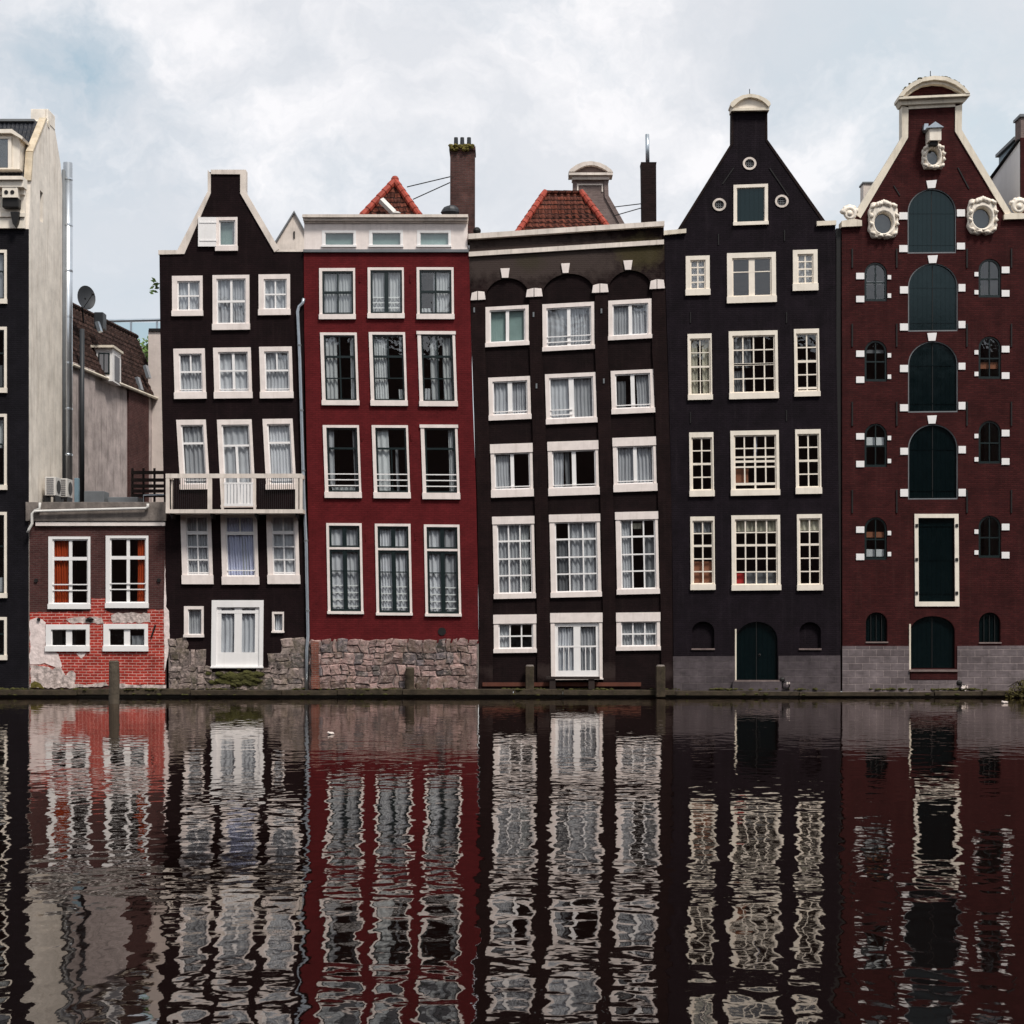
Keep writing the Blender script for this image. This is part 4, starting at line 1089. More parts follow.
mb.prism([(468.4, 240.4), (663.9, 227.2), (663.9, 222.4), (468.4, 235.2)], -.22, .4, ref=0)
mb.build('cornice', 'trim', Fh)
MB().prism([(468.9, 257), (663.7, 244.8), (663.7, 240.2), (468.9, 252.4)], -.10, -.001, ref=0).build('string_course', 'trim', Fh)
for pts in ([(500.4, 268.8), (509.6, 268.4), (508.4, 278), (502, 278.2)], [(561, 263.8), (569.8, 263.4), (568.4, 273.2), (562.6, 273.4)], [(623.2, 260.9), (632.4, 260.4), (631, 270), (625, 270.2)]):
    MB().prism(pts[::-1], -.06, -.001, ref=0).build('keystone', 'white', Fh, bevel=.008)
for (x0, y0, x1, y1, sp) in ((470.6, 291.8, 485.6, 300.6, 477.6), (525.8, 288.6, 542.6, 297.4, 534), (591.8, 284.2, 608.5, 293.2, 599.8), (649.3, 279.9, 664.8, 289.4, 656.8)):
    cy = (y1 - y0) * .3
    MB().prism([(x0, y1), (sp - .35, y1 - .3), (sp - .35, y0 - .4), (x0 + 1.2, y0 + cy * .5)], -.06, -.001, ref=0).build('impost_block', 'white', Fh, bevel=.008)
    MB().prism([(sp + .35, y1 - .3), (x1, y1 - .8), (x1 - 1.2, y0 + .2), (sp + .35, y0 - .4)], -.06, -.001, ref=0).build('impost_block', 'white', Fh, bevel=.008)
for (px, py) in ((474.2, 310), (533.5, 314.6), (601.4, 311), (536.5, 386), (603.8, 381)):
    p = P(px, py); MB().box(p.x - .03, -.03, p.z - .09, p.x + .03, -.001, p.z + .09).build('wall_anchor', 'lead', Fh)
MB().pbox(482.5, 682.4, 641, 686.2, -.06, -.001, ref=0).build('base_board', 'brownwood', Fh)
# roof with hips
Yr = 1.4
bl, br_, tr_, tl = P(509, 246, Yr), P(621, 239, Yr), P(581.5, 193.2, Yr + 1.7), P(545, 193.2, Yr + 1.7)
br_.z = bl.z
pantile(bl, br_, tr_, tl, 17, 9, .035, 6).build('roof', 'redtile', Fh)
bk = Vector((0, 6, 0))
MB().add([bl, tl, tl + bk * .6, bl + bk, br_, tr_, tr_ + bk * .6, br_ + bk], [(0, 1, 2, 3), (4, 7, 6, 5), (1, 5, 6, 2), (3, 2, 6, 7)]).build('roof_side', 'redtile', Fh)
f_ = Vector((0, -.05, .03))
for e_, g_ in ((bl, tl), (br_, tr_)):
    mb = MB(); ridge_tiles(mb, e_ + f_, g_ + f_, .12); mb.build('hip_tiles', 'ridge', Fh)
mb = MB(); ridge_tiles(mb, tl + f_, tr_ + f_, .07); mb.build('ridge_tiles', 'redtile', Fh)
Yc = 1.2
cc = MB().prism([(642.4, 240), (656.6, 240), (656.2, 165), (656.6, 162), (641, 162), (641.4, 166)], Yc, Yc + .55).build('chimney', 'darkchim', Fh)
a_ = P(647.6, 163, Yc + .25); b_ = P(647.2, 134.4, Yc + .25)
fl = MB().tube([a_, b_], .075, 12).build('flue_pipe', 'zinc', cc, smooth=True)
MB().tube([P(614.6, 207, 2.4), P(642, 203.7, 1.5)], .02, 5).build('stay_rod', 'iron', cc); MB().tube([P(613.6, 216, 2.2), P(642, 207.8, 1.5)], .02, 5).build('stay_rod', 'iron', cc)

# low step bench at the white door
pb = P(573, 690, -.3)
t = thing('step_bench', 'low timber step on stubby legs below the white double door', 'step', (pb.x, -.3, .31))
MB().pbox(546, 676.6, 599.8, 679.3, -.38, -.10, ref=-.3).build('tread', 'darkwood', t, bevel=.01)
for px in (552.5, 591.5):
    MB().pbox(px - 3, 679.35, px + 3, 689.5, -.34, -.14, ref=-.3).build('leg', 'darkwood', t, bevel=.01)

# ------------------------------------------------------------------ purple-black neck-gabled house
Gh = thing('canal_house', 'purple-black neck-gabled house with cream small-paned windows and rounded pediment', 'house', P(754, 690, .02))
Yg = .02
gs = lambda y: lerp(-.055, -.006, (y - 230) / 420)
hs = []
def gw(x0, y0, x1, y1, k=.012, **kw):
    hs.append(window(Gh, x0, y0, x1, y1, Yg, k, gs((y0 + y1) / 2) * .6, fm='cream', **kw))
gw(733.4, 184.6, 767.8, 225.4, 0, fr=(4, 4, 4, 4.4), bars=(), cur=(), sb=.6, name='hoist_window', glass=False)
MB().pbox(737, 188, 764.4, 221.6, Yg + .03, Yg + .07, ref=0).build('hoist_shutter', 'shutter', Gh)
gs_ = [('v', .5, 1.4), ('h', .25, 1.2), ('h', .5, 1.6), ('h', .75, 1.2)]
shc = [(0, 1, 0, 1, 'sheer')]
gw(685.7, 256, 709.6, 295.6, .006, fr=(5.4, 5, 5, 7), bars=gs_, cur=shc)
gw(727, 252.8, 775.8, 303, .008, fr=(6, 6, 5.2, 7.4), bars=[('v', .5, 6), ('h', .36, 1)], cur=())
gw(792.8, 250, 817.4, 291, .006, fr=(5.4, 5, 5, 8), bars=gs_, cur=shc)
gw(687.8, 333.9, 711.8, 400, .012, fr=(3, 5.6, 2, 6), bars=[('v', .5, .9), ('h', .5, 1.8), ('h', .25, .8), ('h', .75, .8)], cur=[(0, .40, 0, 1, 'creamcur'), (.62, 1, 0, 1, 'creamcur')])
gw(729, 331, 777.8, 399, .014, fr=(4.4, 5.4, 3.6, 7), bars=grid(4, 2, 1.3) + [('h', .25, 1.2), ('h', .5, 2.2), ('h', .75, 1.2)], cur=[(.0, .45, 0, .55, 'greycur'), (.0, .3, .6, 1, 'greycur')])
gw(794.2, 329, 819.2, 396.6, .014, fr=(3, 5.4, 2.4, 6), bars=[('v', .5, 1.3), ('h', .24, 1.2), ('h', .48, 2.4), ('h', .71, 1.2), ('h', .94, 2)], cur=())
gw(689.4, 432.4, 713.6, 496.6, .012, fr=(3, 6, 2.2, 7), bars=[('v', .5, 1.3), ('h', .25, 1.2), ('h', .5, 2.2), ('h', .75, 1.2)], cur=())
gw(730.6, 430.6, 779, 495.6, .014, fr=(4.4, 5.4, 3.6, 6.6), bars=[('v', .25, 1.3, 0, .88), ('v', .5, 1.8), ('v', .75, 1.3, 0, .88), ('h', .24, 1.2), ('h', .40, 1.8), ('h', .48, 2.2), ('h', .58, 1.6), ('h', .89, 2.4)], cur=[(.48, .56, 0, .4, 'bluesheer'), (0, .35, .6, .86, 'brownblind', .0)] )
gw(795.4, 429.4, 820.8, 494, .014, fr=(3, 5.4, 2.4, 7.4), bars=[('v', .5, 1.3), ('h', .25, 1.2), ('h', .5, 2.2), ('h', .75, 1.2)], cur=())
h5 = [('h', .2, 1.2), ('h', .395, 2.2), ('h', .60, 1.2), ('h', .80, 1.2)]
gw(690.4, 516.6, 714.6, 590, .008, fr=(3, 5, 2.2, 6.6), bars=[('v', .5, 1.3)] + h5, cur=[(0, 1, 0, .18, 'greycur'), (0, 1, .64, 1, 'brownblind', .0)])
gw(731.5, 515.2, 780.2, 590.4, .008, fr=(4.4, 5, 3.6, 6.4), bars=[('v', .25, 1.3), ('v', .5, 1.3), ('v', .75, 1.3)] + h5, cur=[(0, 1, 0, .18, 'creamcur'), (.0, .22, .82, 1, 'redbox', .0), (.25, 1, .80, 1, 'greycur', .0)])
gw(797, 514.2, 822, 590.4, .008, fr=(3, 5, 2.4, 6.6), bars=[('v', .5, 1.3)] + h5, cur=[(0, 1, 0, .18, 'creamcur')])
def ell(cx, cy, rx, ry, n=28): return [(cx + rx * math.cos(2 * math.pi * i / n), cy + ry * math.sin(2 * math.pi * i / n)) for i in range(n)]
for (cx, cy) in ((749.6, 163.5), (719.3, 204.6), (781.8, 201.2)):
    hs.append(ell(cx, cy, 5.6, 5.2))
    rg = MB().strip(ell(cx, cy, 6.8, 6.4), ell(cx, cy, 4.7, 4.4), Yg - .035, Yg + .1, closed=True, ref=0).build('round_vent', 'trim', Gh)
    g = MB(); g.pbox(cx - 5, cy - 5, cx + 5, cy + 5, Yg + .05, Yg + .09, ref=0).build('vent_recess', 'darkchim', rg)
    g = MB()
    for i in range(4):
        g.pbox(cx - 3.6, cy - 3.3 + i * 2.2, cx + 3.6, cy - 2.7 + i * 2.2, Yg + .02, Yg + .03, ref=0)
        g.pbox(cx - 3.3 + i * 2.2, cy - 3.6, cx - 2.7 + i * 2.2, cy + 3.6, Yg + .032, Yg + .042, ref=0)
    g.build('vent_grille', 'lead', rg)
door_g = arch(736.4, 621.6, 777.6, 680.4, 18)
nl_ = arch(692, 621.4, 714.4, 648.4, 10); nr_ = arch(799.4, 622, 821, 648.4, 10)
out_G = [(674, 689), (840.6, 689), (840.2, 600), (838, 440), (836.4, 350), (835.4, 225), (824, 221), (766.6, 140.4), (766.4, 108), (732.4, 108), (732.2, 142.8), (679.4, 228.4), (664, 234), (667.4, 340), (670.2, 440), (672.4, 560)]
wall('wall', out_G, hs + [door_g, nl_, nr_], Yg, .34, 'tarG', Gh)
body(Gh, 675, 834, 236, Yg + .345, 10)
gable_roof(Gh, 681, 822, 234, 750, 126, Yg + .346, 10)
for nn in (nl_, nr_):
    x0, x1 = nn[0][0], nn[1][0]
    MB().prism(nn, Yg + .16, Yg + .2, ref=0).build('blind_niche', 'tarG', Gh)
    MB().pbox(x0 - .6, 648.4, x1 + .4, 650, Yg - .05, Yg + .12, ref=0).build('niche_sill', 'greygable', Gh)
dr = MB().prism(door_g, Yg + .14, Yg + .2, ref=0).build('boat_door', 'shutter', Gh)
MB().pbox(756.7, 622, 757.3, 680, Yg + .12, Yg + .138, ref=0).build('door_seam', 'iron', dr)
MB().pbox(735, 629, 736.5, 680.6, Yg - .03, Yg + .1, ref=0).build('door_post', 'trimy', dr)
hp = P(760, 655); MB().ball((hp.x, Yg + .11, hp.z), .05, 8).build('handle', 'iron', dr)
mb = MB()
mb.strip([(729.4, 107.2), (730.2, 104.4), (734, 101.2), (741, 97.4), (749.4, 95.8), (758, 97.2), (765, 100.6), (769, 103.8), (769.8, 106.4)],
         [(731.6, 109.4), (734.6, 106.6), (738, 103.4), (743, 100.4), (749.4, 99.0), (756, 100.2), (761.4, 102.8), (765, 105.8), (767.6, 108.6)], Yg - .26, Yg + .36, ref=0)
mb.build('pediment_arch', 'trimy', Gh)
MB().prism([(731.6, 109.6), (767.6, 109.2), (765, 105.6), (761.4, 102.6), (756, 100), (749.4, 98.8), (743, 100.2), (738, 103.2), (734.6, 106.4)], Yg - .12, Yg + .36, ref=0).build('pediment_panel', 'cream', Gh)
MB().prism([(730.6, 112.2), (768.6, 111.6), (768.6, 108.9), (730.6, 109.5)], Yg - .20, Yg + .36, ref=0).build('pediment_ledge', 'trimy', Gh)
mb = MB()
mb.strip([(677.8, 229), (731.2, 142.9), (731.4, 112.3)], [(680.6, 229.4), (733.4, 143.6), (733.4, 112.3)], Yg - .025, Yg + .37, ref=0)
mb.strip([(767.4, 112), (767.6, 139.6), (825.6, 221.2)], [(765.4, 112), (765.6, 140.6), (822.4, 222)], Yg - .025, Yg + .37, ref=0)
mb.build('gable_coping', 'darkchim', Gh)
mb = MB(); mb.prism([(663.6, 235.6), (686, 233.4), (686, 229.2), (663.6, 231.2)], Yg - .12, Yg + .38, ref=0); mb.build('shoulder_cap', 'trimy', Gh); mb = MB(); mb.prism([(816.4, 226.4), (835.8, 225.4), (835.8, 221), (816.4, 221.8)], Yg - .12, Yg + .38, ref=0)
mb.build('shoulder_cap', 'trimy', Gh)
for (a, b_) in (((769, 168), (788, 196)), ((733, 168), (722, 184))):
    MB().prism([(a[0], a[1]), (a[0] + 1.2, a[1]), (b_[0] + 1.2, b_[1]), (b_[0], b_[1])], Yg - .03, Yg - .001, ref=0).build('wall_anchor', 'iron', Gh)
for (px, py) in ((718, 234), (784, 230), (690, 312), (786, 312), (690, 412), (786, 410)):
    MB().pbox(px, py, px + 1, py + 11, Yg - .03, Yg - .001, ref=0).build('wall_anchor', 'iron', Gh)
wall('stone_base', [(673.6, 692), (840.6, 692), (840.4, 655.5), (778.6, 655.8), (778.6, 681.4), (735, 681.4), (735, 656), (673, 656.4)], [], Yg - .035, .0345, 'ashlarG', Gh)
MB().pbox(732, 681.5, 781, 691.8, Yg - .16, Yg - .001, ref=0).build('door_step', 'ashlarG', Gh, bevel=.015)
MB().pbox(734, 680.2, 779.6, 681.4, Yg - .08, Yg + .13, ref=0).build('door_sill', 'greygable', Gh)
MB().pbox(836.6, 228, 841.2, 689, Yg + .02, Yg + .2, ref=0).build('joint_strip', 'iron', Gh)
MB().tube([P(749.6, 96, 0), P(749.6, 89, 0)], .015, 5).build('finial_rod', 'iron', Gh)

# ------------------------------------------------------------------ dark red warehouse
Hh_ = thing('warehouse', 'dark red brick warehouse with green arched shutters and carved oval windows', 'warehouse', P(932, 690, -.03))
Yh = -.03
hs = []
def quoin(x0, y0, x1, y1):
    MB().pbox(x0, y0, x1, y1, Yh - .035, Yh - .001, ref=0).build('quoin_block', 'bright', Hh_, bevel=.006)
for n_, (x0, y0, x1, y1, rise, sl) in enumerate(((907.6, 188.8, 956.2, 253.4, 23, -.01), (908, 263.2, 957.8, 331.4, 23, -.01), (908, 341.2, 957.8, 412.4, 23, -.01), (908, 424.2, 957.8, 499.4, 24, -.005))):
    a = arch(x0, y0, x1, y1, rise, 18, sl)
    hs.append(a)
    sh = MB().prism(a, Yh + .10, Yh + .16, ref=0).build('loft_shutter', 'shutter', Hh_)
    ai = arch(x0 + 1.0, y0 + 1.0, x1 - 1.0, y1 - 1.2, rise - .8, 18, sl)
    MB().strip(a, ai, Yh + .02, Yh + .099, ref=0, closed=True).build('shutter_frame', 'lead', sh)
    cx = (x0 + x1) / 2
    g = MB(); g.pbox(cx - .35, y0 + 2, cx + .35, y1 - 1.8, Yh + .088, Yh + .099, ref=0); g.build('shutter_seam', 'iron', sh)
    for yy in (y0 + rise + 1, y1 - 9):
        MB().pbox(x0 + 2, yy - .6, x1 - 2, yy + .6, Yh + .082, Yh + .0875, ref=0).build('strap_hinge', 'shutter', sh)
for pts in ([(925.8, 181.2), (936.4, 180.4), (934.8, 188.4), (927.4, 188.8)], [(927.2, 256), (937.4, 255.6), (935.8, 263.4), (928.6, 263.6)], [(926.8, 333.4), (936.4, 333), (935, 341), (928.2, 341.3)], [(926.8, 415.9), (936.4, 415.6), (935, 423.8), (928.2, 424)]):
    MB().prism(pts[::-1], Yh - .04, Yh - .001, ref=0).build('keystone', 'bright', Hh_, bevel=.006)
for (xl0, xl1, xr0, xr1, ys) in ((898.9, 907.2, 956.5, 964.6, ((212.7, 219.9, 209.8, 216.9), (245.5, 252.5, 243.1, 249.9))), (899.6, 907.7, 958.1, 965, ((286.7, 293.9, 284.4, 291.9), (323.8, 330.9, 321.3, 328.5))),
                                 (899.6, 907.7, 958.1, 965, ((365.2, 372.4, 363, 370), (404.5, 411.5, 402.2, 409.8))), (899.9, 907.7, 958.1, 965.4, ((448, 455, 446.2, 453.6), (489.2, 496.8, 489, 496.5)))):
    for (a, b_, c, d) in ys:
        quoin(xl0, a, xl1, b_); quoin(xr0, c, xr1, d)
def arched_window(x0, y0, x1, y1, blinds=()):
    rise = (x1 - x0) * .5
    a = arch(x0, y0, x1, y1, rise, 14)
    hs.append(a)
    ai = arch(x0 + 2, y0 + 2, x1 - 2, y1 - 2.4, rise - 1.4, 14)
    f = MB().strip(a, ai, Yh + .05, Yh + .13, ref=0, closed=True).build('arched_window', 'darksash', Hh_)
    cx = (x0 + x1) / 2; yb = lerp(y0, y1, .52)
    g = MB(); g.pbox(cx - .6, y0 + 2, cx + .6, y1 - 2.4, Yh + .07, Yh + .12, ref=0); g.pbox(x0 + 2, yb - .7, x1 - 2, yb + .7, Yh + .066, Yh + .125, ref=0)
    g.build('sash', 'darksash', f)
    ys = [P(x, y, 0) for x, y in ai]
    t1, t2 = random.uniform(-.006, .006), random.uniform(-.004, .004)
    MB().add([(p.x, Yh + .10 + t1 * (p.x - ys[0].x) + t2 * (p.z - ys[0].z), p.z) for p in ys], [tuple(range(len(ys)))]).build('glass_pane', 'glass', f)
    for (f0, f1, bm_) in blinds:
        MB().pbox(x0 + 2.2, lerp(y0, y1, f0), x1 - 2.2, lerp(y0, y1, f1), Yh + .17, Yh + .18, ref=0).build('blind', bm_, f)
bl_l = [(262.2, 301.2), (340.2, 381.4), (423.4, 467), (517.2, 559.8)]
bl_r = [(258.8, 297.4), (336.2, 378.8), (420.6, 463.6), (515.6, 557.8)]
lb_ = {0: [(.48, .54, 'sheer')], 1: [(.22, .30, 'greycur')], 2: [(.31, .49, 'whitecur')], 3: [(.34, .47, 'brownblind'), (.75, .92, 'whitecur')]}
rb_ = {1: [(.60, .75, 'brownblind')]}
for i, (a, b_) in enumerate(bl_l): arched_window(864.6, a, 887, b_, lb_.get(i, ()))
for i, (a, b_) in enumerate(bl_r): arched_window(978.6, a, 1001, b_, rb_.get(i, ()))
for (a, b_, c, d) in ((273.2, 296.2, 275.4, 293.8), (350.8, 376.8, 353.4, 374.8), (433.4, 461, 436, 459), (526.6, 553.8, 531, 552)):
    quoin(855.8, a, 864, a + 6.4); quoin(855.8, b_, 864, b_ + 6.4); quoin(887.2, c, 890.8, c + 4.4); quoin(887.2, d, 890.8, d + 4.4)
for (a, b_, c, d) in ((267, 290.4, 272.4, 290.4), (346.2, 372.6, 350.4, 372), (430, 458.4, 434, 457.4), (523.8, 552, 529.6, 550.4)):
    quoin(1001.2, a, 1009, a + 6.6); quoin(1001.2, b_, 1009, b_ + 6.6); quoin(974, c, 978, c + 4.4); quoin(974, d, 978, d + 4.4)
# tall loading door
ld = [(917.4, 602.4), (954.6, 602.4), (954, 517.6), (917, 517.6)]
hs.append(ld)
lf = MB()
lf.strip([(914, 514), (958, 514), (958.8, 606.4), (914.8, 606.4)], [(917.8, 518), (954, 518), (954.6, 601.6), (918.4, 601.6)], Yh - .05, Yh + .06, ref=0, closed=True)
lf = lf.build('loading_door', 'cream', Hh_)
MB().pbox(917, 517, 955.4, 603, Yh + .07, Yh + .12, ref=0).build('door_leaf', 'shutter', lf)
for yy in (525.6, 559.6, 593):
    MB().pbox(915.4, yy - .9, 957.6, yy + .9, Yh + .05, Yh + .068, ref=0).build('strap_hinge', 'shutter', lf)
    for px in (916.2, 956.2): MB().pbox(px - 1.3, yy - 1.5, px + 1.3, yy + 1.5, Yh - .08, Yh - .051, ref=0).build('hinge_pin', 'iron', lf)
# water door and basement niches
wd = arch(910.4, 616, 955, 668.4, 15, 16)
hs.append(wd)
wo = MB().prism(wd, Yh + .14, Yh + .2, ref=0).build('boat_door', 'shutter', Hh_)
MB().pbox(908.8, 624, 910.4, 669.4, Yh - .04, Yh + .06, ref=0).build('door_post', 'trimy', wo)
MB().pbox(932.3, 618, 932.9, 668, Yh + .12, Yh + .138, ref=0).build('door_seam', 'iron', wo)
MB().pbox(908.6, 669.5, 957, 671.6, Yh - .1, Yh + .13, ref=0).build('door_sill', 'greygable', Hh_)
MB().pbox(910, 671.7, 957, 679.6, Yh - .05, Yh - .001, ref=0).build('brick_apron', 'warebrick', Hh_)
for (x0, y0, x1, y1) in ((865.8, 612.2, 887.4, 641.6), (979, 612.4, 1000.6, 642.2)):
    a = arch(x0, y0, x1, y1, 10.5); hs.append(a)
    nn = MB().prism(a, Yh + .15, Yh + .19, ref=0).build('basement_shutter', 'shutter', Hh_)
    g = MB()
    for j in range(1, 4): g.pbox(lerp(x0, x1, j / 4) - .3, y0 + 3, lerp(x0, x1, j / 4) + .3, y1, Yh + .09, Yh + .11, ref=0)
    g.build('iron_bar', 'iron', nn)
    MB().pbox(x0 - .5, y1, x1 + .5, y1 + 1.4, Yh - .04, Yh + .1, ref=0).build('basement_sill', 'greygable', Hh_)
# carved oval frames
def carved(cx, cy, hw, hh, ox, oy, rx, ry, seed):
    rnd = random.Random(seed); n = 72
    hs.append(ell(ox, oy, rx + .9, ry + .9, 28))
    loops = []
    def outl(sc, amp, dep):
        o_ = []
        for i in range(n):
            t = 2 * math.pi * i / n
            c, s_ = math.cos(t), math.sin(t)
            rr = 1 / (abs(c) ** 4.5 + abs(s_) ** 4.5) ** (1 / 4.5)
            lob = 1 + amp * (.6 * math.sin(9 * t + seed) + .6 * math.cos(14 * t)) + (.07 if abs(t - 1.5 * math.pi) < .28 else 0)
            p = P(cx + c * hw * rr * sc * lob, cy + s_ * hh * rr * sc * lob, 0); o_.append(Vector((p.x, Yh - dep, p.z)))
        return o_
    def inl(kx, dep):
        o_ = []
        for i in range(n):
            t = 2 * math.pi * i / n
            p = P(ox + math.cos(t) * (rx + kx), oy + math.sin(t) * (ry + kx), 0); o_.append(Vector((p.x, Yh - dep, p.z)))
        return o_
    L = [outl(1, .035, -.0), outl(.98, .035, .09), outl(.90, .05, .16), outl(.80, .04, .12), inl(2.2, .20), inl(1.2, .19), inl(0, .06), inl(0, -.12)]
    vs = [v + Vector((0, rnd.uniform(-.012, .012) if 0 < li < 5 else 0, 0)) for li, l in enumerate(L) for v in l]
    fs = [(li * n + i, li * n + (i + 1) % n, (li + 1) * n + (i + 1) % n, (li + 1) * n + i) for li in range(len(L) - 1) for i in range(n)]
    mb = MB().add(vs, fs)
    for i in range(12):
        t = 2 * math.pi * (i + .5) / 12
        c, s_ = math.cos(t), math.sin(t); rr = .86 / (abs(c) ** 4.5 + abs(s_) ** 4.5) ** (1 / 4.5)
        p = P(cx + c * hw * rr, cy + s_ * hh * rr, 0)
        mb.tube([Vector((p.x - .1 * s_, Yh - .13, p.z - .08 * c)), Vector((p.x + .04, Yh - .19, p.z)), Vector((p.x + .12 * s_, Yh - .13, p.z + .1 * c))], [.035, .07, .03], 7)
    p = P(cx, cy - hh * .86, 0)
    for k_ in range(-3, 4):
        mb.ball((p.x + k_ * .075, Yh - .17, p.z + .07 - abs(k_) * .03), .075, 7, (1, .9, 1.35))
    fr = mb.build('carved_oval_frame', 'cream', Hh_, smooth=True)
    e = [P(x, y, 0) for x, y in ell(ox, oy, rx, ry, 28)]
    MB().add([(v.x, Yh + .07, v.z) for v in e], [tuple(range(28))]).build('glass_pane', 'glass', fr)
    MB().add([(v.x, Yh + .2, v.z) for v in e], [tuple(range(28))]).build('dark_panel', 'darksash', fr)
carved(932.3, 158, 11.0, 12.0, 932.2, 157.6, 5.8, 7.9, 1)
carved(882.6, 221, 14.8, 18.4, 882.7, 223.8, 8.8, 10.2, 2)
carved(981.4, 217.2, 14.8, 18.0, 981, 218.8, 9.0, 10.3, 3)
out_H = [(842.6, 689), (1025.5, 689), (1026, 222), (1011.4, 216), (1007.5, 214), (960.2, 131.6), (960.2, 104), (902.8, 104), (902.8, 137.2), (856.6, 213), (842, 224)]
wall('wall', out_H, hs, Yh, .36, 'warebrick', Hh_)
body(Hh_, 845, 1022, 222, Yh + .365, 9.5)
gable_roof(Hh_, 862, 1003, 222, 931, 112, Yh + .366, 9.5)
mb = MB()
mb.strip([(854.2, 214), (901.4, 137.6), (901.4, 106.6)], [(860.2, 218.6), (907.6, 138.2), (908, 108)], Yh - .05, Yh + .40, ref=0)
mb.strip([(961.6, 105), (961.2, 130.4), (1011, 213.8)], [(954.8, 107), (954.6, 132), (1006, 217)], Yh - .05, Yh + .40, ref=0)
mb.prism([(908.05, 109.8), (954.75, 107.2), (954.75, 101.6), (908.05, 104)], Yh - .05, Yh + .40, ref=0)
mb.build('gable_trim', 'trimy', Hh_)
MB().prism([(840.8, 228), (861, 227), (861, 221.4), (853, 219.8), (840.8, 222)], Yh - .14, Yh + .41, ref=0).build('shoulder_cap', 'trimy', Hh_)
MB().prism([(1002.8, 220.4), (1026.4, 219.8), (1026.4, 214.6), (1010, 214), (1002.8, 215.6)], Yh - .14, Yh + .41, ref=0).build('shoulder_cap', 'trimy', Hh_)
def volute(cx, cy, r, flip):
    mb = MB(); pts = []; rs = []
    for i in range(34):
        t = i / 33; a = t * 2 * math.pi * 1.9
        q_ = r * (1 - t * .82)
        p = P(cx + flip * q_ * math.cos(a), cy - q_ * math.sin(a), 0); pts.append(Vector((p.x, Yh - .08, p.z))); rs.append(.10 * (1 - t * .5))
    mb.tube(pts, rs, 8); p = P(cx, cy, 0); mb.ball((p.x, Yh - .10, p.z), .12, 8)
    for k_ in range(5):
        a = .4 + k_ * .55
        p = P(cx + flip * math.cos(a) * r * 1.05, cy - math.sin(a) * r * 1.05, 0); mb.ball((p.x, Yh - .05, p.z), .11, 7, (1.2, .9, 1), .15)
    p = P(cx, cy + r * .5, 0)
    mb.tube([(p.x, Yh + .3, p.z + .2), (p.x, Yh - .06, p.z + .2)], r * .024, 14)
    mb.build('scroll_ornament', 'cream', Hh_, smooth=True)
volute(849, 214.6, 6.4, -1); volute(1018, 207.6, 7.0, 1)
# segmental pediment
aro = [(896.4, 99.8), (900, 94), (908, 87), (919, 81.2), (931.4, 79.2), (944, 80.4), (955, 85), (963, 91.4), (967.2, 96.6)]
ari = [(905, 98.8), (907, 97), (913, 92.2), (921, 88), (931.4, 86.2), (942, 87), (950, 90), (957, 94), (960, 96.6)]
arm = [(lerp(a[0], b_[0], .55), lerp(a[1], b_[1], .55)) for a, b_ in zip(aro, ari)]
MB().strip(aro, arm, Yh - .36, Yh + .42, ref=0).build('pediment_arch', 'trimy', Hh_)
MB().strip(arm, ari, Yh - .24, Yh + .42, ref=0).build('pediment_inner_arch', 'trimy', Hh_)
MB().prism([(904, 100.6), (961, 98.2), (958, 94.4), (950, 90), (942, 87), (931.4, 86.2), (921, 88), (913, 92.2), (906, 97)], Yh - .02, Yh + .41, ref=0).build('pediment_panel', 'warebrick', Hh_)
MB().prism([(896.6, 102.2), (967.4, 98.8), (967, 95.4), (961.5, 97), (904, 99.6), (896.6, 99.6)], Yh - .34, Yh + .42, ref=0).build('pediment_ledge', 'trimy', Hh_)
MB().prism([(900, 106.6), (963, 103.6), (966, 99.2), (897.6, 102.4)], Yh - .16, Yh + .42, ref=0).build('pediment_moulding', 'trimy', Hh_)
mb = MB(); rnd = random.Random(3)
for i in range(30):
    t = rnd.uniform(.15, .85); j = t * 8; i0 = int(j); a, b_ = aro[i0], aro[i0 + 1]
    p = P(lerp(a[0], b_[0], j - i0), lerp(a[1], b_[1], j - i0), 0); mb.ball((p.x, Yh - .3 + rnd.uniform(-.03, .1), p.z + .01), rnd.uniform(.03, .06), 6, (1.5, 1, .6), .3)
mb.build('moss', 'moss', Hh_)
# hoist beam in its roofed box
hb = MB().pbox(929.6, 127.4, 941.4, 140.2, -.62, Yh - .001, ref=-.62).build('hoist_beam', 'cream', Hh_, bevel=.01)
mb = MB()
a_, b_, c_ = P(926.8, 127.6, -.70), P(944, 127.0, -.70), P(935.4, 121.4, -.70)
vs = [a_, b_, c_] + [Vector((v.x, Yh - .002, v.z)) for v in (a_, b_, c_)]
mb.add(vs, [(0, 1, 2), (0, 2, 5, 3), (1, 4, 5, 2), (0, 3, 4, 1)]).build('hoist_roof', 'zinc', hb)
MB().pbox(931, 140.7, 938.6, 144, -.5, -.1, ref=-.6).build('hoist_block', 'iron', hb)
MB().prism([(921.6, 132), (922.4, 126), (926.4, 126), (926.0, 134)], -.3, Yh - .003, ref=0).build('hoist_bracket', 'zinc', hb)
for px in (852, 896.4, 966.6, 1011):
    for (y0, y1) in ((249, 268), (324, 347), (402, 426), (490, 513)):
        mb = MB().pbox(px - .7, y0, px + .7, y1, Yh - .04, Yh - .001, ref=0)
        mb.build('wall_anchor', 'iron', Hh_)
for (a, b_) in (((957, 168), (968, 189)), ((899, 196), (893, 186))):
    MB().prism([(a[0], a[1]), (a[0] + 1.2, a[1]), (b_[0] + 1.2, b_[1]), (b_[0], b_[1])], Yh - .03, Yh - .001, ref=0).build('wall_anchor', 'iron', Hh_)
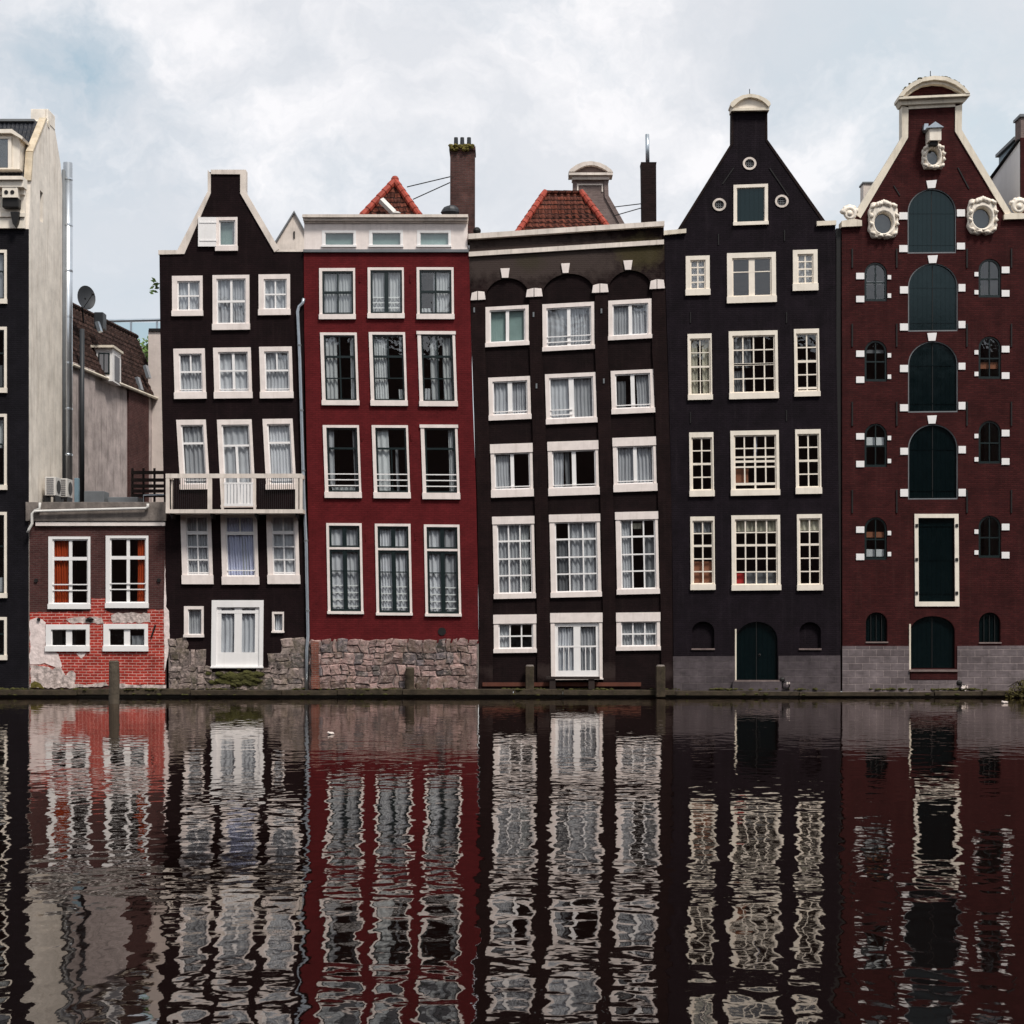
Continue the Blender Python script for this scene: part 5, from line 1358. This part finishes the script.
wall('stone_base', [(842.4, 692), (1025.6, 692), (1025.6, 645.6), (957.4, 646), (957.4, 680), (909.6, 680), (909.6, 646), (842.4, 646)], [], Yh - .036, .0355, 'ashlar', Hh_)
MB().tube([P(930.4, 79, 0), P(930.4, 71, 0)], .015, 5).build('finial_rod', 'iron', Hh_)

# ------------------------------------------------------------------ houses that show behind and beside
Kh = thing('corner_house', 'dark brick house with white side gable and blue zinc dormer beyond the warehouse', 'house', P(1060, 690, 1.0))
XK = P(1020, 0, .45).x
def sideK(px, py):
    Y = XK * F / (px - 512) - D
    return Vector((XK, Y, CH + (HY - py) * (D + Y) / F))
pr = [sideK(1020, 141), sideK(1006, 160), sideK(990, 182), sideK(984, 205)]
vs = [Vector((XK, pr[0].y, .2))] + pr + [Vector((XK, pr[-1].y, .2))]
n_ = len(vs)
MB().add(vs + [v + Vector((.3, 0, 0)) for v in vs], [tuple(range(n_)), tuple(range(2 * n_ - 1, n_ - 1, -1))] + [(i, (i + 1) % n_, (i + 1) % n_ + n_, i + n_) for i in range(n_)]).build('side_wall', 'bright', Kh)
MB().box(XK - .004, .36, .2, XK + 6, .446, pr[0].z + .1).build('wall', 'warebrick', Kh)
MB().add([pr[0] + Vector((-.1, 0, .06)), pr[0] + Vector((6, 0, .06)), pr[-1] + Vector((6, 0, .06)), pr[-1] + Vector((-.1, 0, .06)), pr[2] + Vector((-.1, 0, .08)), pr[2] + Vector((6, 0, .08))], [(0, 1, 5, 4), (4, 5, 2, 3)]).build('roof', 'slate', Kh)
a_, b_ = sideK(1008, 176), sideK(991, 157)
dz = MB().box(XK + .31, a_.y, a_.z - .6, XK + 1.6, b_.y, b_.z).build('zinc_dormer', 'slatebluezinc', Kh)
MB().box(XK + .2, a_.y - .1, b_.z + .002, XK + 1.7, b_.y + .1, b_.z + .12).build('dormer_roof', 'lead', dz)
a_, b_ = P(1021, 142, .5), P(1046, 117, .5)
ck = MB().box(a_.x, .5, a_.z - 1, b_.x, 1.2, b_.z).build('chimney', 'greygable', Kh); MB().box(a_.x - .06, .44, b_.z + .001, b_.x + .06, 1.26, b_.z + .1).build('chimney_cap', 'lead', ck)

Ih = thing('rear_house', 'pale cream pointed gable showing between the black and red houses', 'house', P(292, 690, 10))
MB().prism([(266, 690), (322, 690), (322, 262), (294.4, 212.6), (262, 264)], 10, 10.3, ref=10).build('wall', 'trim', Ih)
mb = MB().strip([(261, 264.6), (294.4, 211), (323, 263)], [(262.4, 265.8), (294.4, 213.2), (321.6, 264)], 9.9, 10.4, ref=10).build('gable_coping', 'lead', Ih)
a_, b_, c_ = P(262, 264, 10.3), P(322, 262, 10.3), P(294.4, 212.8, 10.3)
MB().add([a_, b_, c_] + [v + Vector((0, 7, 0)) for v in (a_, b_, c_)], [(0, 2, 5, 3), (1, 4, 5, 2), (3, 5, 4)]).build('roof', 'tile', Ih)
p = P(294.2, 235, 10); MB().box(p.x - .03, 9.96, p.z - .15, p.x + .03, 9.998, p.z + .15).build('wall_anchor', 'iron', Ih)

Jh = thing('rear_house', 'grey brick neck gable with curved pediment standing behind the tiled hip roof', 'house', P(592, 690, 11))
MB().prism([(548, 690), (640, 690), (640, 248), (625, 226), (608.4, 196), (608.2, 178), (573, 178), (572.8, 200), (548, 240)], 11, 11.4, ref=11).build('wall', 'greygable', Jh)
mb = MB()
mb.strip([(607.9, 178), (608.6, 196), (626, 226.4), (641, 249)], [(603.6, 178), (604.6, 197), (621, 227), (637, 250)], 10.93, 11.45, ref=11)
mb.build('gable_trim', 'greygable', Jh)
mb = MB()
ao = [(568.4, 173.6), (570, 171), (576, 166.6), (583, 163.8), (591, 163), (599, 164.4), (606, 167.6), (611, 171.6), (612.6, 174)]
ai = [(574, 173.4), (576, 172), (580, 169.6), (585, 167.6), (591, 166.8), (597, 167.8), (602, 170), (606, 172.4), (607.6, 173.8)]
MB().strip(ao, ai, 10.7, 11.5, ref=11).build('pediment_arch', 'trim', Jh)
MB().prism([(574, 175), (607.6, 175), (606, 172.4), (602, 170), (597, 167.8), (591, 166.8), (585, 167.6), (580, 169.6), (576, 172)], 10.95, 11.45, ref=11).build('pediment_panel', 'greygable', Jh)
MB().pbox(568.6, 174.4, 612.4, 176.8, 10.7, 11.5, ref=11).pbox(572, 176.9, 609, 180.4, 10.85, 11.45, ref=11).build('pediment_ledge', 'trim', Jh)
mb = MB().strip([(577, 192), (577, 184), (603, 184), (603, 192)], [(578.4, 192), (578.4, 185.4), (601.6, 185.4), (601.6, 192)], 10.96, 10.999, ref=11)
mb.build('brick_panel', 'trim', Jh)
a_, b_, c_ = P(552, 246, 11.41), P(634, 246, 11.41), P(592, 186, 11.41)
MB().add([a_, b_, c_] + [v + Vector((0, 7, 0)) for v in (a_, b_, c_)], [(0, 2, 5, 3), (1, 4, 5, 2), (3, 5, 4)]).build('roof', 'tile', Jh)

Qh = thing('rear_chimney', 'pale square chimney behind the warehouse left gable slope', 'chimney', P(867, 250, 6))
MB().pbox(863.4, 183.4, 878, 260, 6, 6.6, ref=6).build('shaft', 'trim', Qh)
MB().pbox(862.4, 182, 879, 183.6, 5.95, 6.65, ref=6).build('chimney_cap', 'lead', Qh)
MB().prism([(856, 222), (864, 205), (864, 240), (850, 240)], 6.2, 6.6, ref=6).build('flashing', 'slatebluezinc', Qh)

# ------------------------------------------------------------------ things on and by the water
def post(px0, px1, py0, py1, Y, label, mat='wood', tilt=0.0, cap=False, square=False):
    b_, t_ = P((px0 + px1) / 2, py1, Y), P((px0 + px1) / 2, py0, Y)
    b_.z = max(b_.z, -.02) if Y > -1 else -.6
    r = U(px1 - px0, Y) / 2
    o = thing('mooring_post', label, 'mooring post', (b_.x, Y, max(b_.z, 0)), 'timber mooring posts along the canal edge')
    mb = MB()
    if square:
        mb.box(b_.x - r, Y - r, b_.z, b_.x + r, Y + r, t_.z - .02)
        o1 = mb.build('post', mat, o, bevel=.025)
    else:
        n = 7
        pts = [b_.lerp(t_, i / (n - 1)) + Vector((tilt * i / n + random.uniform(-.008, .008), 0, 0)) for i in range(n)]
        mb.tube(pts, [r * (1.02 - .03 * (i % 2)) for i in range(n - 1)] + [r * .93], 14)
        o1 = mb.build('post', mat, o)
    MB().tube([t_ + Vector((tilt, 0, -.03)), t_ + Vector((tilt, 0, .03))], [r * 1.0, r * .8], 12).build('weathered_top', 'wood' if not cap else 'concrete', o1)
post(108.8, 119.4, 661.4, 704, -5.0, 'thick weathered timber mooring post standing in the water before the brick house', 'wood')
post(405.2, 414.2, 668, 690, -.22, 'short mossy timber post on the ledge before the red house', 'mosswood')
post(525.6, 534, 665.6, 690, -.22, 'square mossy timber post beside the low step at the white door', 'mosswood', cap=True, square=True)
post(656, 665, 665.6, 697, -.62, 'timber post with pale top where the brown and purple-black houses meet', 'mosswood', cap=True, square=True)

def ring(px, py, Y, label, rag):
    p = P(px, py, Y)
    o = thing('mooring_ring', label, 'mooring ring', p)
    mb = MB()
    mb.tube([p + Vector((.13 * math.cos(a * math.pi / 8), -.04 - .03 * math.sin(a * math.pi / 8), .13 * math.sin(a * math.pi / 8) - .08)) for a in range(17)], .026, 7)
    mb.ball(p + Vector((-.13, .02, .12)), .11, 8, (1, .6, .9))
    mb.build('iron_ring', 'iron', o)
    mb = MB(); rnd = random.Random(int(px))
    for i in range(4 if rag else 2):
        mb.ball(p + Vector((rnd.uniform(-.06, .12), -.1, rnd.uniform(-.2, .0))), rnd.uniform(.03, .055), 7, (1, .5, 1.3), .3)
    if rag: mb.ball(p + Vector((-.02, -.1, -.09)), .08, 8, (1, .6, 1), .15)
    mb.build('rag', 'palewall', o)
ring(785.8, 683, -.07, 'black iron mooring ring at the foot of the purple-black house', False)
ring(963, 686, -.09, 'iron mooring ring tangled with white rag at the foot of the warehouse', True)

def litter(px, py, sz, label, kind):
    d = CH * F / (py - HY); Y = d - D
    p = Vector(((px - 512) * d / F, Y, 0))
    mb = MB(); rnd = random.Random(int(px))
    mb.ball(p + Vector((0, 0, sz * .18)), sz * .5, 9, (1.2, .9, .55), .12)
    mb.ball(p + Vector((-sz * .45, 0, sz * .32)), sz * .22, 7, (1.2, .9, 1), .1)
    o = mb.build(kind, 'palewall', None, org=Vector((p.x, p.y, 0)))
    tag(o, label, 'litter')
litter(331, 734.5, .14, 'tiny white scrap floating on the water before the red house', 'floating_scrap')
litter(1005, 703.4, .18, 'pale crumpled bag floating on the water under the overhanging shrub', 'floating_bag')

# olive shrub hanging over the ledge at the frame's edge
sp_ = P(1024, 690, -.5)
t = thing('shrub', 'olive brown shrub overhanging the water at the corner of the warehouse', 'shrub', (sp_.x, -.5, .3))
mb = MB(); rnd = random.Random(8)
for i in range(5):
    a = rnd.uniform(-1.2, 1.2)
    mb.tube([(sp_.x, -.45, .25), (sp_.x + a * .3, -.6, .6), (sp_.x + a * .7, -.8, .6 - abs(a) * .2)], [.03, .02, .01], 6)
mb.build('stem', 'darkwood', t)
mb = MB()
for i in range(1500):
    a, b_ = rnd.gauss(0, 1), rnd.gauss(0, 1)
    L = math.sqrt(rnd.random())
    th = rnd.uniform(0, math.pi * 2); ph = rnd.uniform(-.5, 1.4)
    c_ = Vector((sp_.x + 1.0 * L * math.cos(th) * math.cos(ph) + .25, -.6 + .55 * L * math.sin(th) * math.cos(ph), .25 + .72 * L * math.sin(ph) - .25 * L))
    if c_.z < .02: continue
    d1 = Vector((rnd.gauss(0, 1), rnd.gauss(0, 1), rnd.gauss(0, 1))).normalized(); d2 = d1.orthogonal().normalized()
    sz = rnd.uniform(.035, .07)
    mb.add([c_ - d1 * sz, c_ + d2 * sz * .5, c_ + d1 * sz, c_ - d2 * sz * .5], [(0, 1, 2, 3)])
mb.build('foliage', 'leafy', t)

# small light-green tree beyond the tiled roof
tp = P(147, 344, 22)
t = thing('tree', 'light green treetop peeking over the end of the tiled roof', 'tree', (tp.x, 22, .2))
MB().tube([(tp.x, 22, .2), (tp.x + .1, 22, tp.z * .5), (tp.x, 22, tp.z)], [.18, .13, .04], 8).build('trunk', 'darkwood', t)
mb = MB(); rnd = random.Random(6)
for i in range(700):
    d1 = Vector((rnd.gauss(0, 1), rnd.gauss(0, 1), rnd.gauss(0, 1))).normalized()
    c_ = Vector((tp.x, 22, tp.z - .7)) + Vector((d1.x * .8, d1.y * .8, d1.z * 1.1)) * rnd.uniform(.4, 1)
    d1 = Vector((rnd.gauss(0, 1), rnd.gauss(0, 1), rnd.gauss(0, 1))).normalized(); d2 = d1.orthogonal().normalized(); sz = rnd.uniform(.07, .13)
    mb.add([c_ - d1 * sz, c_ + d2 * sz * .5, c_ + d1 * sz, c_ - d2 * sz * .5], [(0, 1, 2, 3)])
mb.build('crown', 'leaf', t)

# the opposite bank, seen only as reflections in the window glass
rnd = random.Random(5); x = -80.0
while x < 80:
    w = rnd.uniform(9, 15); h_ = rnd.uniform(24, 28); g_ = rnd.uniform(3, 6)
    mb = MB(); y0, y1 = -72, -84
    o_ = [(x, .9), (x + w - .05, .9), (x + w - .05, h_), (x + w / 2, h_ + g_), (x, h_)]
    k_ = 5
    mb.add([(a, y0, b_) for a, b_ in o_] + [(a, y1, b_) for a, b_ in o_], [tuple(range(5)), (9, 8, 7, 6, 5)] + [(i, (i + 1) % 5, (i + 1) % 5 + 5, i + 5) for i in range(5)])
    ob = mb.build('opposite_house', 'farbrick', None, org=Vector((x + w / 2, y0, .9)))
    tag(ob, 'plain brick gabled house on the opposite bank of the canal', 'house', 'houses on the opposite bank')
    x += w

# ------------------------------------------------------------------ sky, sun, camera
world = bpy.data.worlds.new('World'); scene.world = world; world.use_nodes = True
nt = world.node_tree
bg1 = nt.nodes['Background']; wo_ = nt.nodes['World Output']
sky = N(nt, 'ShaderNodeTexSky', sky_type='NISHITA'); sky.sun_disc = False
SUN_EL, SUN_AZ = R(56), math.atan2(.62, -.9)       # azimuth measured from +Y towards +X
sky.sun_elevation = SUN_EL; sky.sun_rotation = SUN_AZ; sky.air_density = 1; sky.dust_density = 1.5; sky.ozone_density = 1
nt.links.new(sky.outputs[0], bg1.inputs[0]); bg1.inputs[1].default_value = .10
bg2 = N(nt, 'ShaderNodeBackground')
gen = N(nt, 'ShaderNodeTexCoord').outputs['Generated']
warp = N(nt, 'ShaderNodeTexNoise'); warp.inputs['Scale'].default_value = 5; warp.inputs['Detail'].default_value = 6
nt.links.new(gen, warp.inputs['Vector']); warp.inputs['Roughness'].default_value = .6
wv = N(nt, 'ShaderNodeVectorMath', operation='MULTIPLY_ADD'); nt.links.new(warp.outputs['Color'], wv.inputs[0]); wv.inputs[1].default_value = (.22, .22, .16); nt.links.new(gen, wv.inputs[2])
big = noise(nt, scaled(nt, wv.outputs[0], (1, 1, 1.8)), 3.2, 7, .58)
def lobe(px, py, rad, soft):
    d = Vector(((px - 512) / F, 1, (HY - py) / F)).normalized() + Vector((.11, .11, .08))
    v = N(nt, 'ShaderNodeVectorMath', operation='DISTANCE'); nt.links.new(wv.outputs[0], v.inputs[0]); v.inputs[1].default_value = d
    return remap(nt, v.outputs['Value'], rad, rad + soft, 1, 0)
fine = noise(nt, scaled(nt, wv.outputs[0], (1, 1, 1.5)), 11, 8, .62)
dens = math_n(nt, 'ADD', math_n(nt, 'MULTIPLY', big, .45), math_n(nt, 'MULTIPLY', fine, .55))
for (px, py, rad, soft, k_) in ((300, 50, .03, .14, .07), (640, 110, .02, .13, .09), (560, 20, .03, .12, .04), (110, 250, .05, .14, -.10), (450, 170, .0, .09, -.05), (940, 150, .03, .10, -.07), (50, 85, .012, .05, -.14), (130, 15, .01, .05, .08), (30, 20, .005, .03, .05)):
    dens = math_n(nt, 'ADD', dens, math_n(nt, 'MULTIPLY', lobe(px, py, rad, soft), k_))
cc1 = mix_c(nt, remap(nt, dens, .43, .585, 0, 1), (.515, .548, .582), (.78, .762, .762))
puff = noise(nt, scaled(nt, wv.outputs[0], (1, 1, 1.7)), 7.5, 8, .6)
cc1 = mix_c(nt, remap(nt, puff, .42, .60, .75, 0), cc1, (.565, .578, .602))
cc1 = mix_c(nt, math_n(nt, 'MULTIPLY', lobe(960, 170, .03, .11), remap(nt, fine, .35, .6, .6, .15)), cc1, (.50, .585, .625))
cc1 = mix_c(nt, math_n(nt, 'MULTIPLY', lobe(50, 88, .010, .042), remap(nt, fine, .35, .58, 1.0, .2)), cc1, (.30, .405, .475))
nt.links.new(cc1, bg2.inputs[0]); bg2.inputs[1].default_value = 1.0
mxs = N(nt, 'ShaderNodeMixShader'); mxs.inputs[0].default_value = .88
nt.links.new(bg1.outputs[0], mxs.inputs[1]); nt.links.new(bg2.outputs[0], mxs.inputs[2]); nt.links.new(mxs.outputs[0], wo_.inputs[0])

sl_ = bpy.data.lights.new('sun', 'SUN'); sl_.energy = 2.7; sl_.angle = R(12); sl_.color = (1, .95, .88)
so = bpy.data.objects.new('sun', sl_); COL.objects.link(so)
sd = Vector((math.sin(SUN_AZ) * math.cos(SUN_EL), math.cos(SUN_AZ) * math.cos(SUN_EL), math.sin(SUN_EL)))
so.rotation_euler = sd.to_track_quat('Z', 'Y').to_euler(); so.location = (-20, -30, 60)

cam = bpy.data.cameras.new('camera'); co = bpy.data.objects.new('camera', cam); COL.objects.link(co)
co.location = (0, -D, CH); co.rotation_euler = (R(90), 0, 0)
cam.sensor_width = 36; cam.lens = 36 * F / 1024; cam.shift_y = (HY - 512) / 1024; cam.clip_end = 3000; cam.clip_start = .1
scene.camera = co
scene.render.resolution_x = scene.render.resolution_y = 1024
vs_ = scene.view_settings; vs_.view_transform = 'Standard'; vs_.look = 'None'; vs_.exposure = .46; vs_.gamma = 1
scene.cycles.max_bounces = 10; scene.cycles.transparent_max_bounces = 12; scene.cycles.use_denoising = True
scene.cycles.caustics_reflective = False; scene.cycles.caustics_refractive = False
